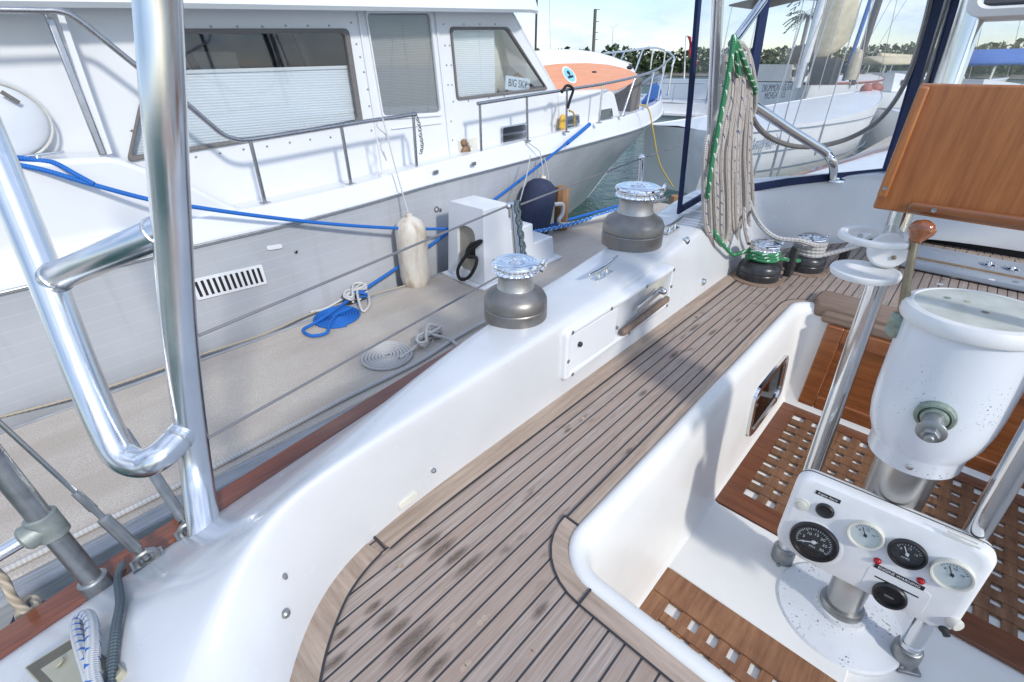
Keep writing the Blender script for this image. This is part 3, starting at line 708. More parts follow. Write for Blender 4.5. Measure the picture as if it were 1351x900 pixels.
# ---- engine instrument panel
PS = .955; PC = CP+(V((1.082, -.138, -.127))-CP)*PS; PH = V((.034, -.999, .032)).normalized(); PU = V((.142, .036, .989)).normalized(); PN = PH.cross(PU)
def pp(u, v, d=0): return PC+(PH*u+PU*v)*PS+PN*d
def puv(px, py, d=0):
    r_ = ray(px, py); t = (PC+PN*d-CP).dot(PN)/r_.dot(PN); q = CP+r_*t-PC; return q.dot(PH)/PS, q.dot(PU)/PS
out = rounded([pp(-.184, -.105), pp(-.10, -.119), pp(.186, -.119), pp(.186, .119), pp(-.184, .119)], .034, 7)
c0 = sum(out, V((0, 0, 0)))/len(out)
mb = MB(); rws = []
for k, d_ in ((.97, -.045), (.99, -.042), (1.0, -.026), (1.0, -.012), (.985, -.002), (.955, .004), (.90, .005)):
    rws.append([c0+(q-c0)*k+PN*d_ for q in out])
for r_ in rws: r_.append(r_[0])
mb.loft(rws); n_ = len(rws[0]); mb.f.append(tuple(range(len(mb.v)-n_, len(mb.v)-1))); mb.m.append(0)
mb.f.append(tuple(reversed(range(0, n_-1)))); mb.m.append(0)
pan = obj('instrument_panel', mb, white_plastic, boat, ang=45); pan['label'] = 'white engine instrument panel with round gauges, clamped across the guard'
mb = MB(); rws = [[c0+(q-c0)*k+PN*d_ for q in out] for k, d_ in ((1.003, -.030), (1.003, -.026))]
for r_ in rws: r_.append(r_[0])
mb.loft(rws); obj('gasket_seam', mb, rubber, pan)
def gauge(px, py, rad, face, bez, kind):
    u, v = puv(px, py, .006); c = pp(u, v, .003)
    mb = MB(); mb.lathe([(rad, .0), (rad, .010), (rad*.95, .014), (rad*.86, .0135), (rad*.82, .008), (rad*.80, .006)], c, PN, 40); g = obj('gauge', mb, bez, pan)
    mb = MB(); mb.lathe([(rad*.81, .004), (rad*.81, .0065), (.0005, .0065)], c, PN, 36)
    mk = []
    a0, a1, nt = {'tacho': (210, -30, 31), 'small': (150, 30, 11), 'left': (160, 20, 11)}[kind]
    for i in range(nt):
        a = R(a0+(a1-a0)*i/(nt-1)); dr = PH*math.cos(a)+PU*math.sin(a); L = .14 if i % 5 == 0 else .08
        mb.bar(c+dr*rad*.72+PN*.0068, c+dr*rad*(.72-L)+PN*.0068, rad*.022, .0006, 1, up=PN)
    obj('dial', mb, [face, white_ink if face is gauge_black else ink], g)
    na = {'tacho': 205, 'small': 120, 'left': 150}[kind]; dr = PH*math.cos(R(na))+PU*math.sin(R(na))
    mb = MB(); mb.bar(c-dr*rad*.16+PN*.0082, c+dr*rad*.58+PN*.0082, rad*.05, .0008, up=PN); mb.lathe([(rad*.10, .0075), (rad*.10, .0092), (rad*.05, .0098)], c, PN, 14); obj('needle', mb, white_ink if face is gauge_black else ink, g)
    nums = {'tacho': ['0', '5', '10', '15', '20', '25', '30'], 'small': ['8', '12', '16'], 'left': ['100', '180', '250']}[kind]
    for i, s_ in enumerate(nums):
        a = R(a0+(a1-a0)*i/(len(nums)-1)); dr = PH*math.cos(a)+PU*math.sin(a)
        text_mesh('numeral', s_, c+dr*rad*.44+PN*.0072, PH, PU, rad*.2, white_ink if face is gauge_black else ink, g, .0001)
    mb = MB(); mb.lathe([(rad*.83, .0105), (rad*.6, .0125), (rad*.3, .0138), (.0005, .0142)], c, PN, 32, caps=False); obj('glass', mb, m_glass('gauge_glass', (.97, .98, .98), .04) if 'gauge_glass' not in MATS else MATS['gauge_glass'], g)
    return g, c
g, c = gauge(1074, 714, .0505, gauge_black, black, 'tacho'); text_mesh('numeral', 'RPM', c+PU*-.014+PN*.0072, PH, PU, .007, white_ink, g, .0001)
gauge(1142, 705, .0340, gauge_white, cream, 'small'); g, c = gauge(1197, 730, .0335, gauge_black, black, 'small'); text_mesh('numeral', 'AMPS', c+PU*-.011+PN*.0072, PH, PU, .006, white_ink, g, .0001)
gauge(1256, 757, .0350, gauge_white, cream, 'small')
u, v = puv(1174, 783); c = pp(u, v, .003)
mb = MB(); mb.lathe([(.031, 0), (.031, .010), (.028, .013), (.024, .0125), (.023, .005), (.0005, .005)], c, PN, 36); hm = obj('hour_meter', mb, black, pan)
mb = MB(); mb.box(c+PN*.006-PU*.003, (.001, .018, .004), Matrix((PN, PH, PU)).transposed()); obj('counter_window', mb, zip_grey, hm)
u, v = puv(1089, 672); mb = MB(); mb.lathe([(.0185, 0), (.0185, .006), (.015, .009), (.012, .007), (.0005, .007)], pp(u, v, .003), PN, 24); obj('alarm_buzzer', mb, black, pan)
u, v = puv(1059, 664); mb = MB(); mb.lathe([(.017, 0), (.016, .004), (.009, .005), (.008, .0075), (.0005, .008)], pp(u, v, .003), PN, 24); obj('blanking_plug', mb, cream, pan)
for px, py in ((1158, 738), (1215, 764)):
    u, v = puv(px, py); mb = MB(); mb.lathe([(.0075, 0), (.0075, .003), (.006, .007), (.003, .009), (.0005, .0095)], pp(u, v, .004), PN, 18); obj('warning_lamp', mb, red_lamp, pan)
def label_plate(px, py, w, h, txt, size):
    u, v = puv(px, py); rot = Matrix((PH, PU, PN)).transposed()
    mb = MB(); mb.box(pp(u, v, .0058), (w, h, .0012), rot); o = obj('label_plate', mb, tape_black, pan)
    if txt: text_mesh('lettering', txt, pp(u, v, .0066), PH, PU, size, white_ink, o, .0001)
label_plate(1093, 654, .049, .0095, 'Engine Alarm', .0072)
label_plate(1186, 759, .088, .0105, 'ENGINE WARNING', .0086)
u, v = puv(1183, 771); rot = Matrix((PH, PU, PN)).transposed(); mb = MB(); mb.box(pp(u, v-.002, .0058), (.078, .0032, .001), rot); obj('label_plate', mb, tape_black, pan)
mb = MB(); mb.prism(rounded([pp(.01, -.10, .0045), pp(.125, -.10, .0045), pp(.125, -.035, .0045), pp(.01, -.035, .0045)], .012), PN*.0012); obj('cover_plate', mb, white_plastic, pan, bevel=.0006)
mb = MB(); ut, vt = puv(1074, 714); mb.lathe([(.064, -.002), (.062, .004), (.056, .0062), (.048, .0062)], pp(ut, vt, 0), PN, 40); obj('gauge_surround', mb, white_plastic, pan)
u, v = puv(1270, 707); mb = MB()
for k in range(3): mb.box(pp(u-.0, v+.007-k*.008, .0056), (.058-.012*(k % 2), .0032, .0008), rot)
obj('faded_sticker', mb, cream, pan)
u, v = puv(1262, 806); mb = MB(); mb.lathe([(.013, 0), (.013, .014), (.011, .017), (.0005, .018)], pp(.172, -.078, -.002), (PN+PH*.9), 18); obj('start_button', mb, cream, pan)
mb = MB(); mb.lathe([(.009, 0), (.009, .008), (.0065, .012), (.0065, .020), (.0005, .021)], pp(.165, -.105, -.002), (PN+PH*.6-PU*.4), 14); obj('key_switch', mb, black, pan)
# ---- cup holder on the guard
def ring(c, r0, r1, h, n, seg=44):
    mb = MB(); rows = [[c+n*z + (n.orthogonal().normalized()*math.cos(a)+n.cross(n.orthogonal().normalized())*math.sin(a))*r_ for a in [2*math.pi*k/seg for k in range(seg)]] for r_, z in ((r0, 0), (r1, 0), (r1+.002, h*.5), (r1, h), (r0, h), (r0, 0))]
    mb.loft(rows, True); return mb
n = V((0, .03, 1)).normalized()
tilt = axp(GL, GLl, .95)
rc = Px(1155, 317, 1.19); mb = ring(rc, .053, .066, .013, n); mb.bar(rc+V((.055, -.02, .006)), axp(GL, GLl, 1.01)+V((0, 0, -.01)), .035, .012); ch = obj('cup_holder', mb, white_plastic, boat, bevel=.002)
tc_ = Px(1140, 361, 1.175); mb = MB(); mb.lathe([(.001, .004), (.030, .004), (.034, .006), (.052, .006), (.058, .010), (.062, .009), (.063, .004), (.060, -.004), (.001, -.005)], tc_, n, 44); mb.bar(tc_+V((.05, -.02, 0)), axp(GL, GLl, .90)+V((0, -.01, -.0)), .03, .010); obj('cup_tray', mb, white_plastic, ch, bevel=.001)
bc = axp(GL, GLl, .965)+V((-.02, .0, 0)); mb = MB(); mb.lathe([(.034, -.012), (.036, -.008), (.036, .010), (.032, .014), (.0005, .014)], bc, V((-1, -.2, .25)), 32); mb.lathe([(.0045, .014), (.0045, .018), (.002, .019)], bc+V((0, -.012, -.012)), V((-1, -.2, .25)), 10, 1); obj('holder_bracket', mb, [white_plastic, bronze], ch)
# ---- throttle lever with wooden knob
mb = MB(); kb, kt = Px(1190, 425, 1.12), Px(1207, 318, 1.16)
mb.tube(spline([kb, kb.lerp(kt, .5)+V((0, .002, 0)), kt], 6), [.011, .010, .0095, .009, .0085, .008, .0075, .007, .007, .007, .007, .007, .007], 14); lv = obj('throttle_lever', mb, bronze, boat)
mb = MB(); kd = (kt-kb).normalized(); mb.lathe([(.006, -.004), (.010, -.002), (.012, .004), (.016, .010), (.021, .018), (.022, .026), (.018, .034), (.008, .040), (.001, .041)], kt, kd+V((.2, -.35, 0)), 28); obj('knob', mb, knob_wood, lv)
mb = MB(); mb.lathe([(.012, -.02), (.016, -.015), (.017, .02), (.012, .03)], kb-V((0, -.002, .012)), (0.1, .2, 1), 18); mb.ball(kb-V((.0, -.008, .02)), .014); obj('lever_hub', mb, verdigris, lv)
# ---- folding table leaf hanging on the guard
TX = 1.195
def tq(px, py, dx=0): return Px(px, py, TX+dx)
A, B = tq(1215, 110), tq(1150, 275)
yl = (A.y+B.y)/2; zt, zb = A.z, B.z; yr = yl-.44
mb = MB(); mb.prism([(TX, yl, zb), (TX, yr, zb), (TX, yr, zt), (TX, yl, zt)], (.018, 0, 0)); tb = obj('cockpit_table', mb, varnish_z, boat, bevel=.004); tb['label'] = 'varnished teak table leaf folded down with screwed battens'
hgt = zt-zb
mb = MB(); mb.box((TX-.009, yl-.009, zb+hgt*.55), (.018, .016, hgt*.86)); obj('batten', mb, varnish_z, tb, bevel=.004, seg=3)
mb = MB(); mb.box((TX-.009, yl-.055-.19, zb+.016), (.018, .38, .020)); obj('batten', mb, varnish_b, tb, bevel=.006, seg=3)
for q in ((yl-.010, zb+hgt*.20), (yl-.095, zb+.017)):
    mb = MB(); mb.lathe([(.0042, 0), (.004, .0015), (.0015, .0008), (.0005, .0008)], (TX-.0175, *q), (-1, 0, 0), 12); obj('screw', mb, dull_metal, tb)
# ---- instrument pod over the guard
mb = MB(); px0 = 1.24
A = Px(1264, 27, px0); pz = A.z; py0 = A.y
out = rounded([(px0, py0, pz), (px0, py0-.42, pz), (px0, py0-.42, pz+.17), (px0, py0, pz+.17)], .025, 6); c0 = sum(out, V((0, 0, 0)))/len(out)
rws = [[c0+V(((q-c0).x, (q-c0).y*(1-k/.21), (q-c0).z*(1-k/.085)))+V((d_, 0, 0)) for q in out] for k, d_ in ((.012, .09), (.0, .08), (0, .012), (.004, 0), (.014, -.003), (.018, .004))]
for r_ in rws: r_.append(r_[0])
mb.loft(rws); pod = obj('instrument_pod', mb, white_plastic, boat)
mb = MB(); mb.box((px0+.008, c0.y, c0.z), (.004, .385, .135)); obj('smoked_cover', mb, m_blind('ribbed_smoked_cover', (.09, .09, .10), .009), pod)
# ---- dodger: blue canvas frame, vinyl windows, stainless brace
DA, DB = V((2.39, .80, .335)), V((3.34, .36, .372))          # foot of the front window
Dd = (DB-DA).normalized(); Dn = V((0, 0, 1)).cross(Dd); Dn.normalize()
lean = V((-.10, .04, 1))
def front(px, py, off=0):
    n_ = Dd.cross(lean).normalized(); d_ = ray(px, py); t = ((DA+n_*off)-CP).dot(n_)/d_.dot(n_); return CP+d_*t
SAx = Pz(896, 281, .285); SBx = Pz(950, 255, .30)
sn = (SBx-SAx).cross(V((.06, -.07, 1))).normalized()
def side(px, py, off=0):
    d_ = ray(px, py); t = ((SAx+sn*off)-CP).dot(sn)/d_.dot(sn); return CP+d_*t
dod = MB()
def band(fn, pix, w, t=.012, m=0):
    """flat canvas band along a photo polyline on a window plane"""
    p = [fn(*q) for q in pix]
    rows = []
    n_ = (Dd.cross(lean) if fn is front else sn).normalized()
    for i, q in enumerate(p):
        a, b_ = p[max(0, i-1)], p[min(len(p)-1, i+1)]; tdir = (b_-a).normalized(); sd = n_.cross(tdir).normalized()
        rows.append([q+sd*w/2+n_*t/2, q-sd*w/2+n_*t/2, q-sd*w/2-n_*t/2, q+sd*w/2-n_*t/2])
    return rows
mb = MB(); mb.loft(band(side, [(896, 281), (910, 140), (924, -30), (930, -110)], .022), True, caps=True); mb.loft(band(side, [(897, 277), (924, 261), (952, 246)], .030, .011), True, caps=True)
dg = obj('dodger', mb, navy, boat); dg['label'] = 'blue canvas dodger with clear vinyl windows'
mb = MB(); mb.loft(band(front, [(972, 262), (983, 160), (998, 70), (1013, -20), (1025, -100)], .042), True, caps=True); obj('corner_band', mb, navy, dg)
mb = MB(); mb.loft(band(front, [(972, 251), (1040, 240), (1100, 233.5), (1172, 226)], .036, .011), True, caps=True); obj('foot_band', mb, navy, dg)
mb = MB(); mb.loft(band(front, [(1168, 232), (1188, 170), (1210, 95), (1236, 5), (1262, -90)], .07, .013), True, caps=True); obj('centre_band', mb, navy, dg)
mb = MB(); mb.loft(band(front, [(1215, 160), (1240, 70), (1258, 10), (1275, -60)], .045, .0125), True, caps=True); obj('centre_band', mb, navy, dg)
mb = MB(); mb.tube([front(q[0], q[1], -.008) for q in ((1194, 160), (1222, 85), (1246, 10), (1270, -70))], .012, 8); mb.tube([front(q[0], q[1], -.008) for q in ((1204, 160), (1230, 85), (1253, 10), (1277, -70))], .009, 8); mb.tube([front(q[0], q[1], -.008) for q in ((1240, 130), (1256, 70), (1268, 20), (1285, -50))], .010, 8); obj('zip_tape', mb, zip_grey, dg)
mb = MB(); mb.tube(spline([front(*q, -.006) for q in ((1022, -80), (1010, -10), (997, 60), (987, 115), (990, 148), (1006, 174), (1032, 189), (1062, 194), (1096, 190), (1128, 179), (1158, 160), (1184, 128), (1203, 88), (1220, 30), (1232, -20), (1250, -90))], 6), .0115, 8); obj('window_zip', mb, zip_grey, dg)
mb = MB(); mb.prism([front(972, 255), front(1170, 230), front(1270, -110), front(1026, -110)], Dn*.001); obj('front_window', mb, vinyl, dg)
mb = MB(); mb.prism([front(1172, 228), front(1400, 230), front(1560, -110), front(1272, -110)], Dn*.001); obj('front_window', mb, vinyl, dg)
mb = MB(); mb.prism([side(898, 278), side(965, 242), side(1020, -110), side(932, -110)], sn*.001); obj('side_window', mb, vinyl, dg)
# dodger top (above the frame): unseen, outline shaped for the shade it casts
ra, rb, rc_, rd = side(930, -112), front(1026, -112), front(1270, -112), V((2.9, -1.5, 1.45))
# unseen roof, L-shaped to shade the forward cockpit and spare the dock steps
mb = MB(); mb.prism([V((2.75, .84, 1.40)), V((3.9, .5, 1.42)), V((3.9, -2.0, 1.42)), V((2.1, -2.0, 1.40)), V((2.1, -.8, 1.40)), V((2.75, -.75, 1.40))], (0, 0, .02)); obj('dodger_shade_roof', mb, navy, dg)
# stainless frame tubes
mb = MB(); mb.tube([Py(937, 290, .80), Py(940, 150, .80), Py(950, -60, .80)], .019, 16); obj('frame_tube', mb, aluminium, dg)
mb = MB(); mb.tube([Py(966, 58, .79), front(1012, -5, -.03), front(1040, -40, -.03)], .016, 14); obj('frame_tube', mb, stainless, dg)
mb = MB(); mb.tube(spline([D(960, 112, 1.86), D(985, 132, 1.9), D(1030, 163, 2.02), D(1072, 190, 2.12), D(1090, 202, 2.17), D(1099, 217, 2.2), Sf(1098, 237, .004)], 6), .019, 16); gr = obj('grab_rail', mb, stainless, dg)
q = Sf(1098, 238, .010); mb = MB(); mb.lathe([(.052, -.004), (.05, .004), (.024, .007), (.022, .014)], q, seg=28); obj('rail_foot', mb, stainless, gr)
# ---- arch at the stern quarter
mb = MB(); p = [Sf(264, 698, -.02), D(257, 605, 1.14), D(238, 450, 1.03), D(227, 300, .925), D(217, 150, .81), D(208, 0, .74), D(203, -90, .70)]
p.append(p[-1]+(p[-1]-p[-2])*3.5)
axis_ = spline(p, 12)
mb.tube(axis_, .0335, 28); arch = obj('stern_arch', mb, aluminium, boat); arch['label'] = 'polished aluminium stern arch of welded round tube'
def on(path, q): return min(path, key=lambda k: (k-q).length)
end_ = on(axis_, D(247, 572, 1.09))
q = [D(-30, 148, 1.0)+(D(-30, 148, 1.0)-D(4, 228, 1.02))*5, D(-30, 148, 1.0), D(4, 228, 1.02), D(58, 360, 1.04), D(108, 490, 1.045), D(140, 566, 1.05), D(160, 601, 1.055), D(188, 611, 1.06), D(212, 601, 1.065)]
q += [q[-1].lerp(end_, .55)+V((0, 0, -.004)), end_]
leg_ = spline(q, 12)
rad_ = [.0325]*(len(leg_)-8)+[.0315]*4+[.030]*2+[.026, .022]
mb = MB(); mb.tube(leg_, rad_, 26); obj('arch_leg', mb, aluminium, arch)
c0_, c1_ = on(leg_, D(58, 376, 1.042)), on(axis_, D(227, 296, .925))
dd_ = (c1_-c0_).normalized()
mb = MB(); mb.tube([c0_+dd_*.006, c0_+dd_*.018, c1_-dd_*.018, c1_-dd_*.006], [.024, .0305, .0305, .024], 24); obj('arch_cross_tube', mb, aluminium, arch)
def weld_bead(c, ax, r_):
    ax = ax.normalized(); x = ax.orthogonal().normalized(); y = ax.cross(x)
    mb = MB(); mb.tube([c+x*r_*math.cos(a)+y*r_*math.sin(a)+ax*.004*math.cos(2*a) for a in [2*math.pi*k/36 for k in range(36)]], .0042, 8, closed=True); obj('weld', mb, weld, arch)
weld_bead(c0_+dd_*.036, dd_, .0300); weld_bead(c1_-dd_*.036, dd_, .0300); weld_bead(end_+(leg_[-14]-end_).normalized()*.037, leg_[-14]-end_, .0305)
# ---- lifelines, stanchions, backstay
mb = MB(); mb.tube([Pz(133, 778, -.135), Py(62, 693, 1.1), Py(0, 617, 1.1), Py(-70, 530, 1.1)], .0195, 16); stn = obj('stanchion', mb, dull_metal, boat); stn['label'] = 'grey stanchion with clamp at the stern rail'
a = Pz(133, 778, -.135); b_ = Py(62, 693, 1.1)
mb = MB(); mb.lathe([(.027, 0), (.027, .035), (.023, .04)], a, b_-a, 18); mb.box(a+V((0, 0, -.004)), (.07, .055, .01)); obj('stanchion_foot', mb, dull_metal, stn, bevel=.002)
mb = MB(); d_ = (b_-a).normalized(); mb.lathe([(.023, -.030), (.027, -.026), (.027, .026), (.023, .030)], b_, d_, 20); c_ = Py(35, 710, 1.1); mb.lathe([(.026, 0), (.026, .035), (.022, .04)], b_, c_-b_, 18); obj('rail_clamp', mb, plain('grey_bronze_clamp', (.30, .33, .31), .5, .5, var=.25, scale=50), stn)
mb = MB(); mb.tube([b_, Py(-80, 778, 1.1)], .014, 14); obj('lower_rail', mb, stainless, stn)
mb = MB(); mb.tube([Py(683, 338, 1.2), Py(677, 268, 1.2)], [.017, .015], 14); st2 = obj('stanchion', mb, stainless, boat); st2['label'] = 'stainless stanchion behind the aft coaming winch'
for dx, tw in ((0, 0), (.012, .5)):
    mb = MB(); t0, t1 = Py(674, 264, 1.2)+V((dx, -.02, 0)), Py(686, 338, 1.2)+V((dx, -.02, 0))
    mb.tube([t0.lerp(t1, k/16)+V((.006*math.sin(k*2+tw*3), 0, 0)) for k in range(17)], .006, 8); obj('lanyard', mb, rope_dark, st2)
mb = MB(); mb.tube([Py(843, 262, 1.2), Py(847, 208, 1.2)], .012, 12); mb.ball(Py(847, 208, 1.2), .016); st3 = obj('stanchion', mb, stainless, boat); st3['label'] = 'stainless stanchion behind the forward coaming winch'
def wire(a, b_, r_, name='lifeline', mat=line_wire, n_=2):
    mb = MB(); mb.tube([V(a).lerp(V(b_), k/n_) for k in range(n_+1)], r_, 8); return obj(name, mb, mat, boat)
wire(D(262, 443, 1.06), Py(672, 271, 1.2), .0038); mb = MB(); mb.ball(Py(671, 272, 1.2), .012); obj('lifeline_end', mb, stainless, boat)
wire(D(262, 585, 1.13), Py(684, 350, 1.2), .0038)
wire(Py(687, 270, 1.2), Py(846, 209, 1.2), .0038); wire(Py(848, 208, 1.2), Py(905, 190, 1.2), .0038)
def stay(top, bot, k0, k1, rw=.0045):
    top, bot = V(top), V(bot); w = wire(top, top.lerp(bot, k0), rw, 'backstay', steel_dark)
    a, b_ = top.lerp(bot, k0-.02), top.lerp(bot, k1); mb = MB()
    mb.tube([a, a.lerp(b_, .28), a.lerp(b_, .3), a.lerp(b_, .42), a.lerp(b_, .44), b_], [.0075, .008, .006, .006, .012, .012], 14); obj('turnbuckle', mb, dull_metal, w)
    mb = MB(); mb.tube([b_, bot], .008, 10); mb.tube([bot+V((.02*math.cos(t_), .0, .02*math.sin(t_))) for t_ in [k*.7 for k in range(10)]], .007, 8); mb.box(bot+V((0, 0, -.008)), (.06, .03, .012)); obj('shackle', mb, dull_metal, w)
stay(Py(-60, 503, 1.12), Sf(198, 742, .012), .58, .93); stay(D(120, 497, 1.25), Sf(250, 698, .012), .40, .95)
# ---- deck plate at the quarter
mb = MB(); c_ = [Sf(38, 884), Sf(112, 838), Sf(170, 886), Sf(110, 960)]
_n = (c_[1]-c_[0]).cross(c_[3]-c_[0]).normalized(); _n = _n if _n.z > 0 else -_n
mb.prism(rounded([q-_n*.004 for q in c_], .008), _n*.014); dp = obj('locker_lid', mb, tan_plate, boat, bevel=.002)
mb = MB(); cc = sum(c_, V((0, 0, 0)))/4; mb.prism([cc+(q-cc)*.93+_n*.0095 for q in c_], _n*.002); obj('lid_face', mb, olive_plate, dp)
mb = MB(); q = Sf(86, 877, .010); mb.lathe([(.008, 0), (.0075, .002), (.005, .0025), (.0005, .0015)], q, _n, seg=18); obj('lid_latch', mb, tan_plate, dp)
# ================================================================== LOOSE THINGS ABOARD
def grating(x0, x1, y0, y1, z, fr, pitch, label, edge_m, bar_m, inx=(None, None)):
    g = tag(root('floor_grating', ((x0+x1)/2, (y0+y1)/2, z)), label, 'grating', 'teak cockpit gratings')
    h = .014
    mb = MB(); fx0, fx1, fy0, fy1 = fr
    mb.box(((x0+fx0/2), (y0+y1)/2, z), (fx0, y1-y0, h)); mb.box((x1-fx1/2, (y0+y1)/2, z), (fx1, y1-y0, h))
    mb.box(((x0+fx0+x1-fx1)/2, y1-fy1/2, z), (x1-x0-fx0-fx1-.001, fy1, h-.0006)); mb.box(((x0+fx0+x1-fx1)/2, y0+fy0/2, z), (x1-x0-fx0-fx1-.001, fy0, h-.0006))
    obj('border', mb, edge_m, g, bevel=.003)
    X0, X1, Y0, Y1 = x0+fx0, x1-fx1, y0+fy0, y1-fy1
    mb = MB(); nx = max(1, round((X1-X0)/pitch)); ny = max(1, round((Y1-Y0)/pitch)); px_, py_ = (X1-X0)/nx, (Y1-Y0)/ny
    for i in range(1, nx): mb.box((X0+i*px_, (Y0+Y1)/2, z-.0008), (px_*.57, Y1-Y0, h-.003))
    for j in range(1, ny): mb.box(((X0+X1)/2, Y0+j*py_, z-.0028), (X1-X0, py_*.55, h-.005))
    obj('lattice', mb, bar_m, g, bevel=.001, seg=1)
    return g
grating(1.285, 2.035, -.86, .262, SZ+.009, (.095, .06, .075, .075), .0585, 'teak grating with many square holes on the forward cockpit floor', grate_teak, grate_mid)
grating(.60, .945, -.80, .255, SZ+.009, (.05, .092, .06, .06), .0525, 'paler worn teak grating at the aft end of the cockpit', grate_worn, grate_worn)
# coiled halyard bundle hung on the dodger tube
rnd = random.Random(11)
hx = Py(962, 60, .735)
bundle = tag(root('rope_bundle', hx), 'thick bundle of beige halyard loops hanging beside the dodger', 'rope coil')
def hang(px, py, off=0): 
    q = Py(px, py, .735); return q + V((-.6, -.45, 0))*off
cols = [(934, 306), (941, 328), (947, 318), (951, 332), (956, 344), (961, 325), (966, 338), (970, 312), (975, 330), (979, 318)]
for i, (cx, by) in enumerate(cols):
    k = i/9; top = 62 + 12*abs(k-.5) + rnd.uniform(0, 6) + (30 if i in (0, 9) else 0)
    o1 = .03+.012*(i % 3); w = rnd.uniform(9, 14)
    tx = 954 + k*28
    pts = [hang(tx-4, top+10, o1), hang(tx-5-2, top+60, o1+.01), hang(cx-w*.5-2+rnd.uniform(-2, 2), 190, o1+.012), hang(cx-w*.6, by-30, o1+.012), hang(cx-w*.3, by-6, o1+.016), hang(cx+w*.1, by, o1+.02), hang(cx+w*.6, by-14, o1+.022), hang(cx+w*.65+rnd.uniform(-2, 2), by-60, o1+.02), hang(cx+w*.5, 200, o1+.014), hang(tx+5, top+60, o1+.008), hang(tx+3, top+10, o1), hang(tx, top, o1-.008)]
    rope('halyard_loop', pts, .0105, rope_beige if i % 4 else rope_navyfleck, parent=bundle, closed=True, seg=9, n=5)
mb = MB(); mb.tube(spline([hang(954, 84, .06), hang(962, 62, .05), hang(974, 60, .05), hang(985, 80, .05), hang(992, 120, .05), hang(991, 150, .03), hang(980, 155, -.01)], 6), .010, 9, uv=True); obj('hanging_knot', mb, rope_beige, bundle, ang=180)
w3, w4 = V((2.242, .548, .0)), V((2.507, .427, .0))
def wraps(c, r_, z0, z1, turns, ph=0): return [V((c.x+r_*math.cos(ph+2*math.pi*turns*k/(24*turns)), c.y+r_*math.sin(ph+2*math.pi*turns*k/(24*turns)), c.z+z0+(z1-z0)*k/(24*turns))) for k in range(int(24*turns)+1)]
gp = [hang(966, 100, .10), hang(961, 60, .10), hang(960, 50, .09), hang(958, 62, .10), hang(953, 90, .11), hang(944, 140, .11), hang(934, 200, .10), hang(928, 250, .09), Sf(929, 285, .03), Sf(936, 312, .03), Sf(950, 331, .035), w3+V((-.075, .10, .105))]
wp = wraps(w3, .062, .135, .095, 3.0, 2.3)
rope('green_line', spline(gp, 5) + wp + [w3+V((.05, -.09, .10)), w3+V((.10, -.13, .09))], .0088, rope_green, 'green flecked line leading from the bundle round the dark winch', 'rope', smooth=False, seg=9)
rope('green_tail', [hang(960, 50, .09), hang(968, 70, .10), hang(978, 95, .10), hang(988, 115, .09), hang(991, 122, .06)], .0088, rope_green, 'short green flecked tail tied over the top of the bundle', 'rope', seg=9)
gw = [hang(976, 150, .0), hang(976, 220, .01), hang(986, 262, .02), Py(1002, 295, .62), w3+V((.10, -.01, .17)), w3.lerp(w4, .55)+V((0, -.03, .165))]
rope('control_line', spline(gw, 5)+[w4+V((-.075, -.04, .145))]+wraps(w4, .060, .14, .085, 3.2, 3.6)+[w4+V((.03, -.10, .10)), w4+V((.10, -.17, .13)), w4+V((.17, -.16, .16))], .0108, rope_grey, 'grey white line sweeping past the bundle onto the second dark winch', 'rope', smooth=False, seg=9)
rope('fleck_line', [hang(979, 100, .04), hang(978, 200, .04), hang(979, 262, .03), Py(983, 300, .66), Py(988, 322, .60)], .0095, rope_navyfleck, 'white line with navy flecks dropping straight to the dark winch', 'rope', seg=8)
mb = MB(); mb.box(w4+V((.14, -.13, .05)), (.05, .035, .10)); jm = obj('jammer', mb, black_alloy, boat, bevel=.006); mb = MB(); mb.bar(w4+V((.14, -.13, .10)), w4+V((.22, -.18, .17)), .03, .008); obj('jammer_arm', mb, white_plastic, jm, bevel=.002)
mb = MB(); mb.box(w3+V((.085, -.105, .09)), (.07, .03, .14)); obj('jammer', mb, black_alloy, boat, bevel=.006)
# lines on the quarter
rope('hanging_cord', [Sf(161, 744, .014), Sf(160, 770, .012), Sf(165, 800, .012), Sf(161, 835, .012), Sf(158, 868, .012), Sf(155, 905, .012), Sf(150, 960, .012)], .0075, rope_dark, 'grey braided cord lying across the white quarter deck', 'rope')
q = [Sf(160, 965, .03), Sf(145, 900, .03), Sf(131, 868, .028), Sf(119, 845, .026), Sf(118, 830, .026), Sf(130, 824, .028), Sf(143, 833, .03), Sf(149, 858, .032), Sf(152, 895, .034), Sf(168, 965, .034)]
rope('rope_loop', q, .0095, rope_bluefleck, 'white rope loop with blue flecks over the locker lid', 'rope', seg=10)
q = [Py(-30, 735, 1.2), Py(4, 764, 1.19), Py(14, 785, 1.17), Py(27, 800, 1.16), Py(38, 808, 1.14), Py(48, 800, 1.16), Py(44, 790, 1.19), Py(30, 794, 1.19), Py(26, 812, 1.17), Py(33, 822, 1.16)]
rope('fender_lanyard', q, .0085, rope_tan, 'knotted tan three strand rope at the stern corner', 'rope', seg=10)
mb = MB(); mb.lathe([(.001, .02), (.02, .012), (.034, -.005), (.045, -.04), (.05, -.2), (.045, -.3), (.001, -.32)], Py(38, 808, 1.21), (0, .2, 1), 20); tag(obj('fender', mb, navy_cover, center=True), 'navy fender hanging below the knotted tan rope', 'fender', 'boat fenders')
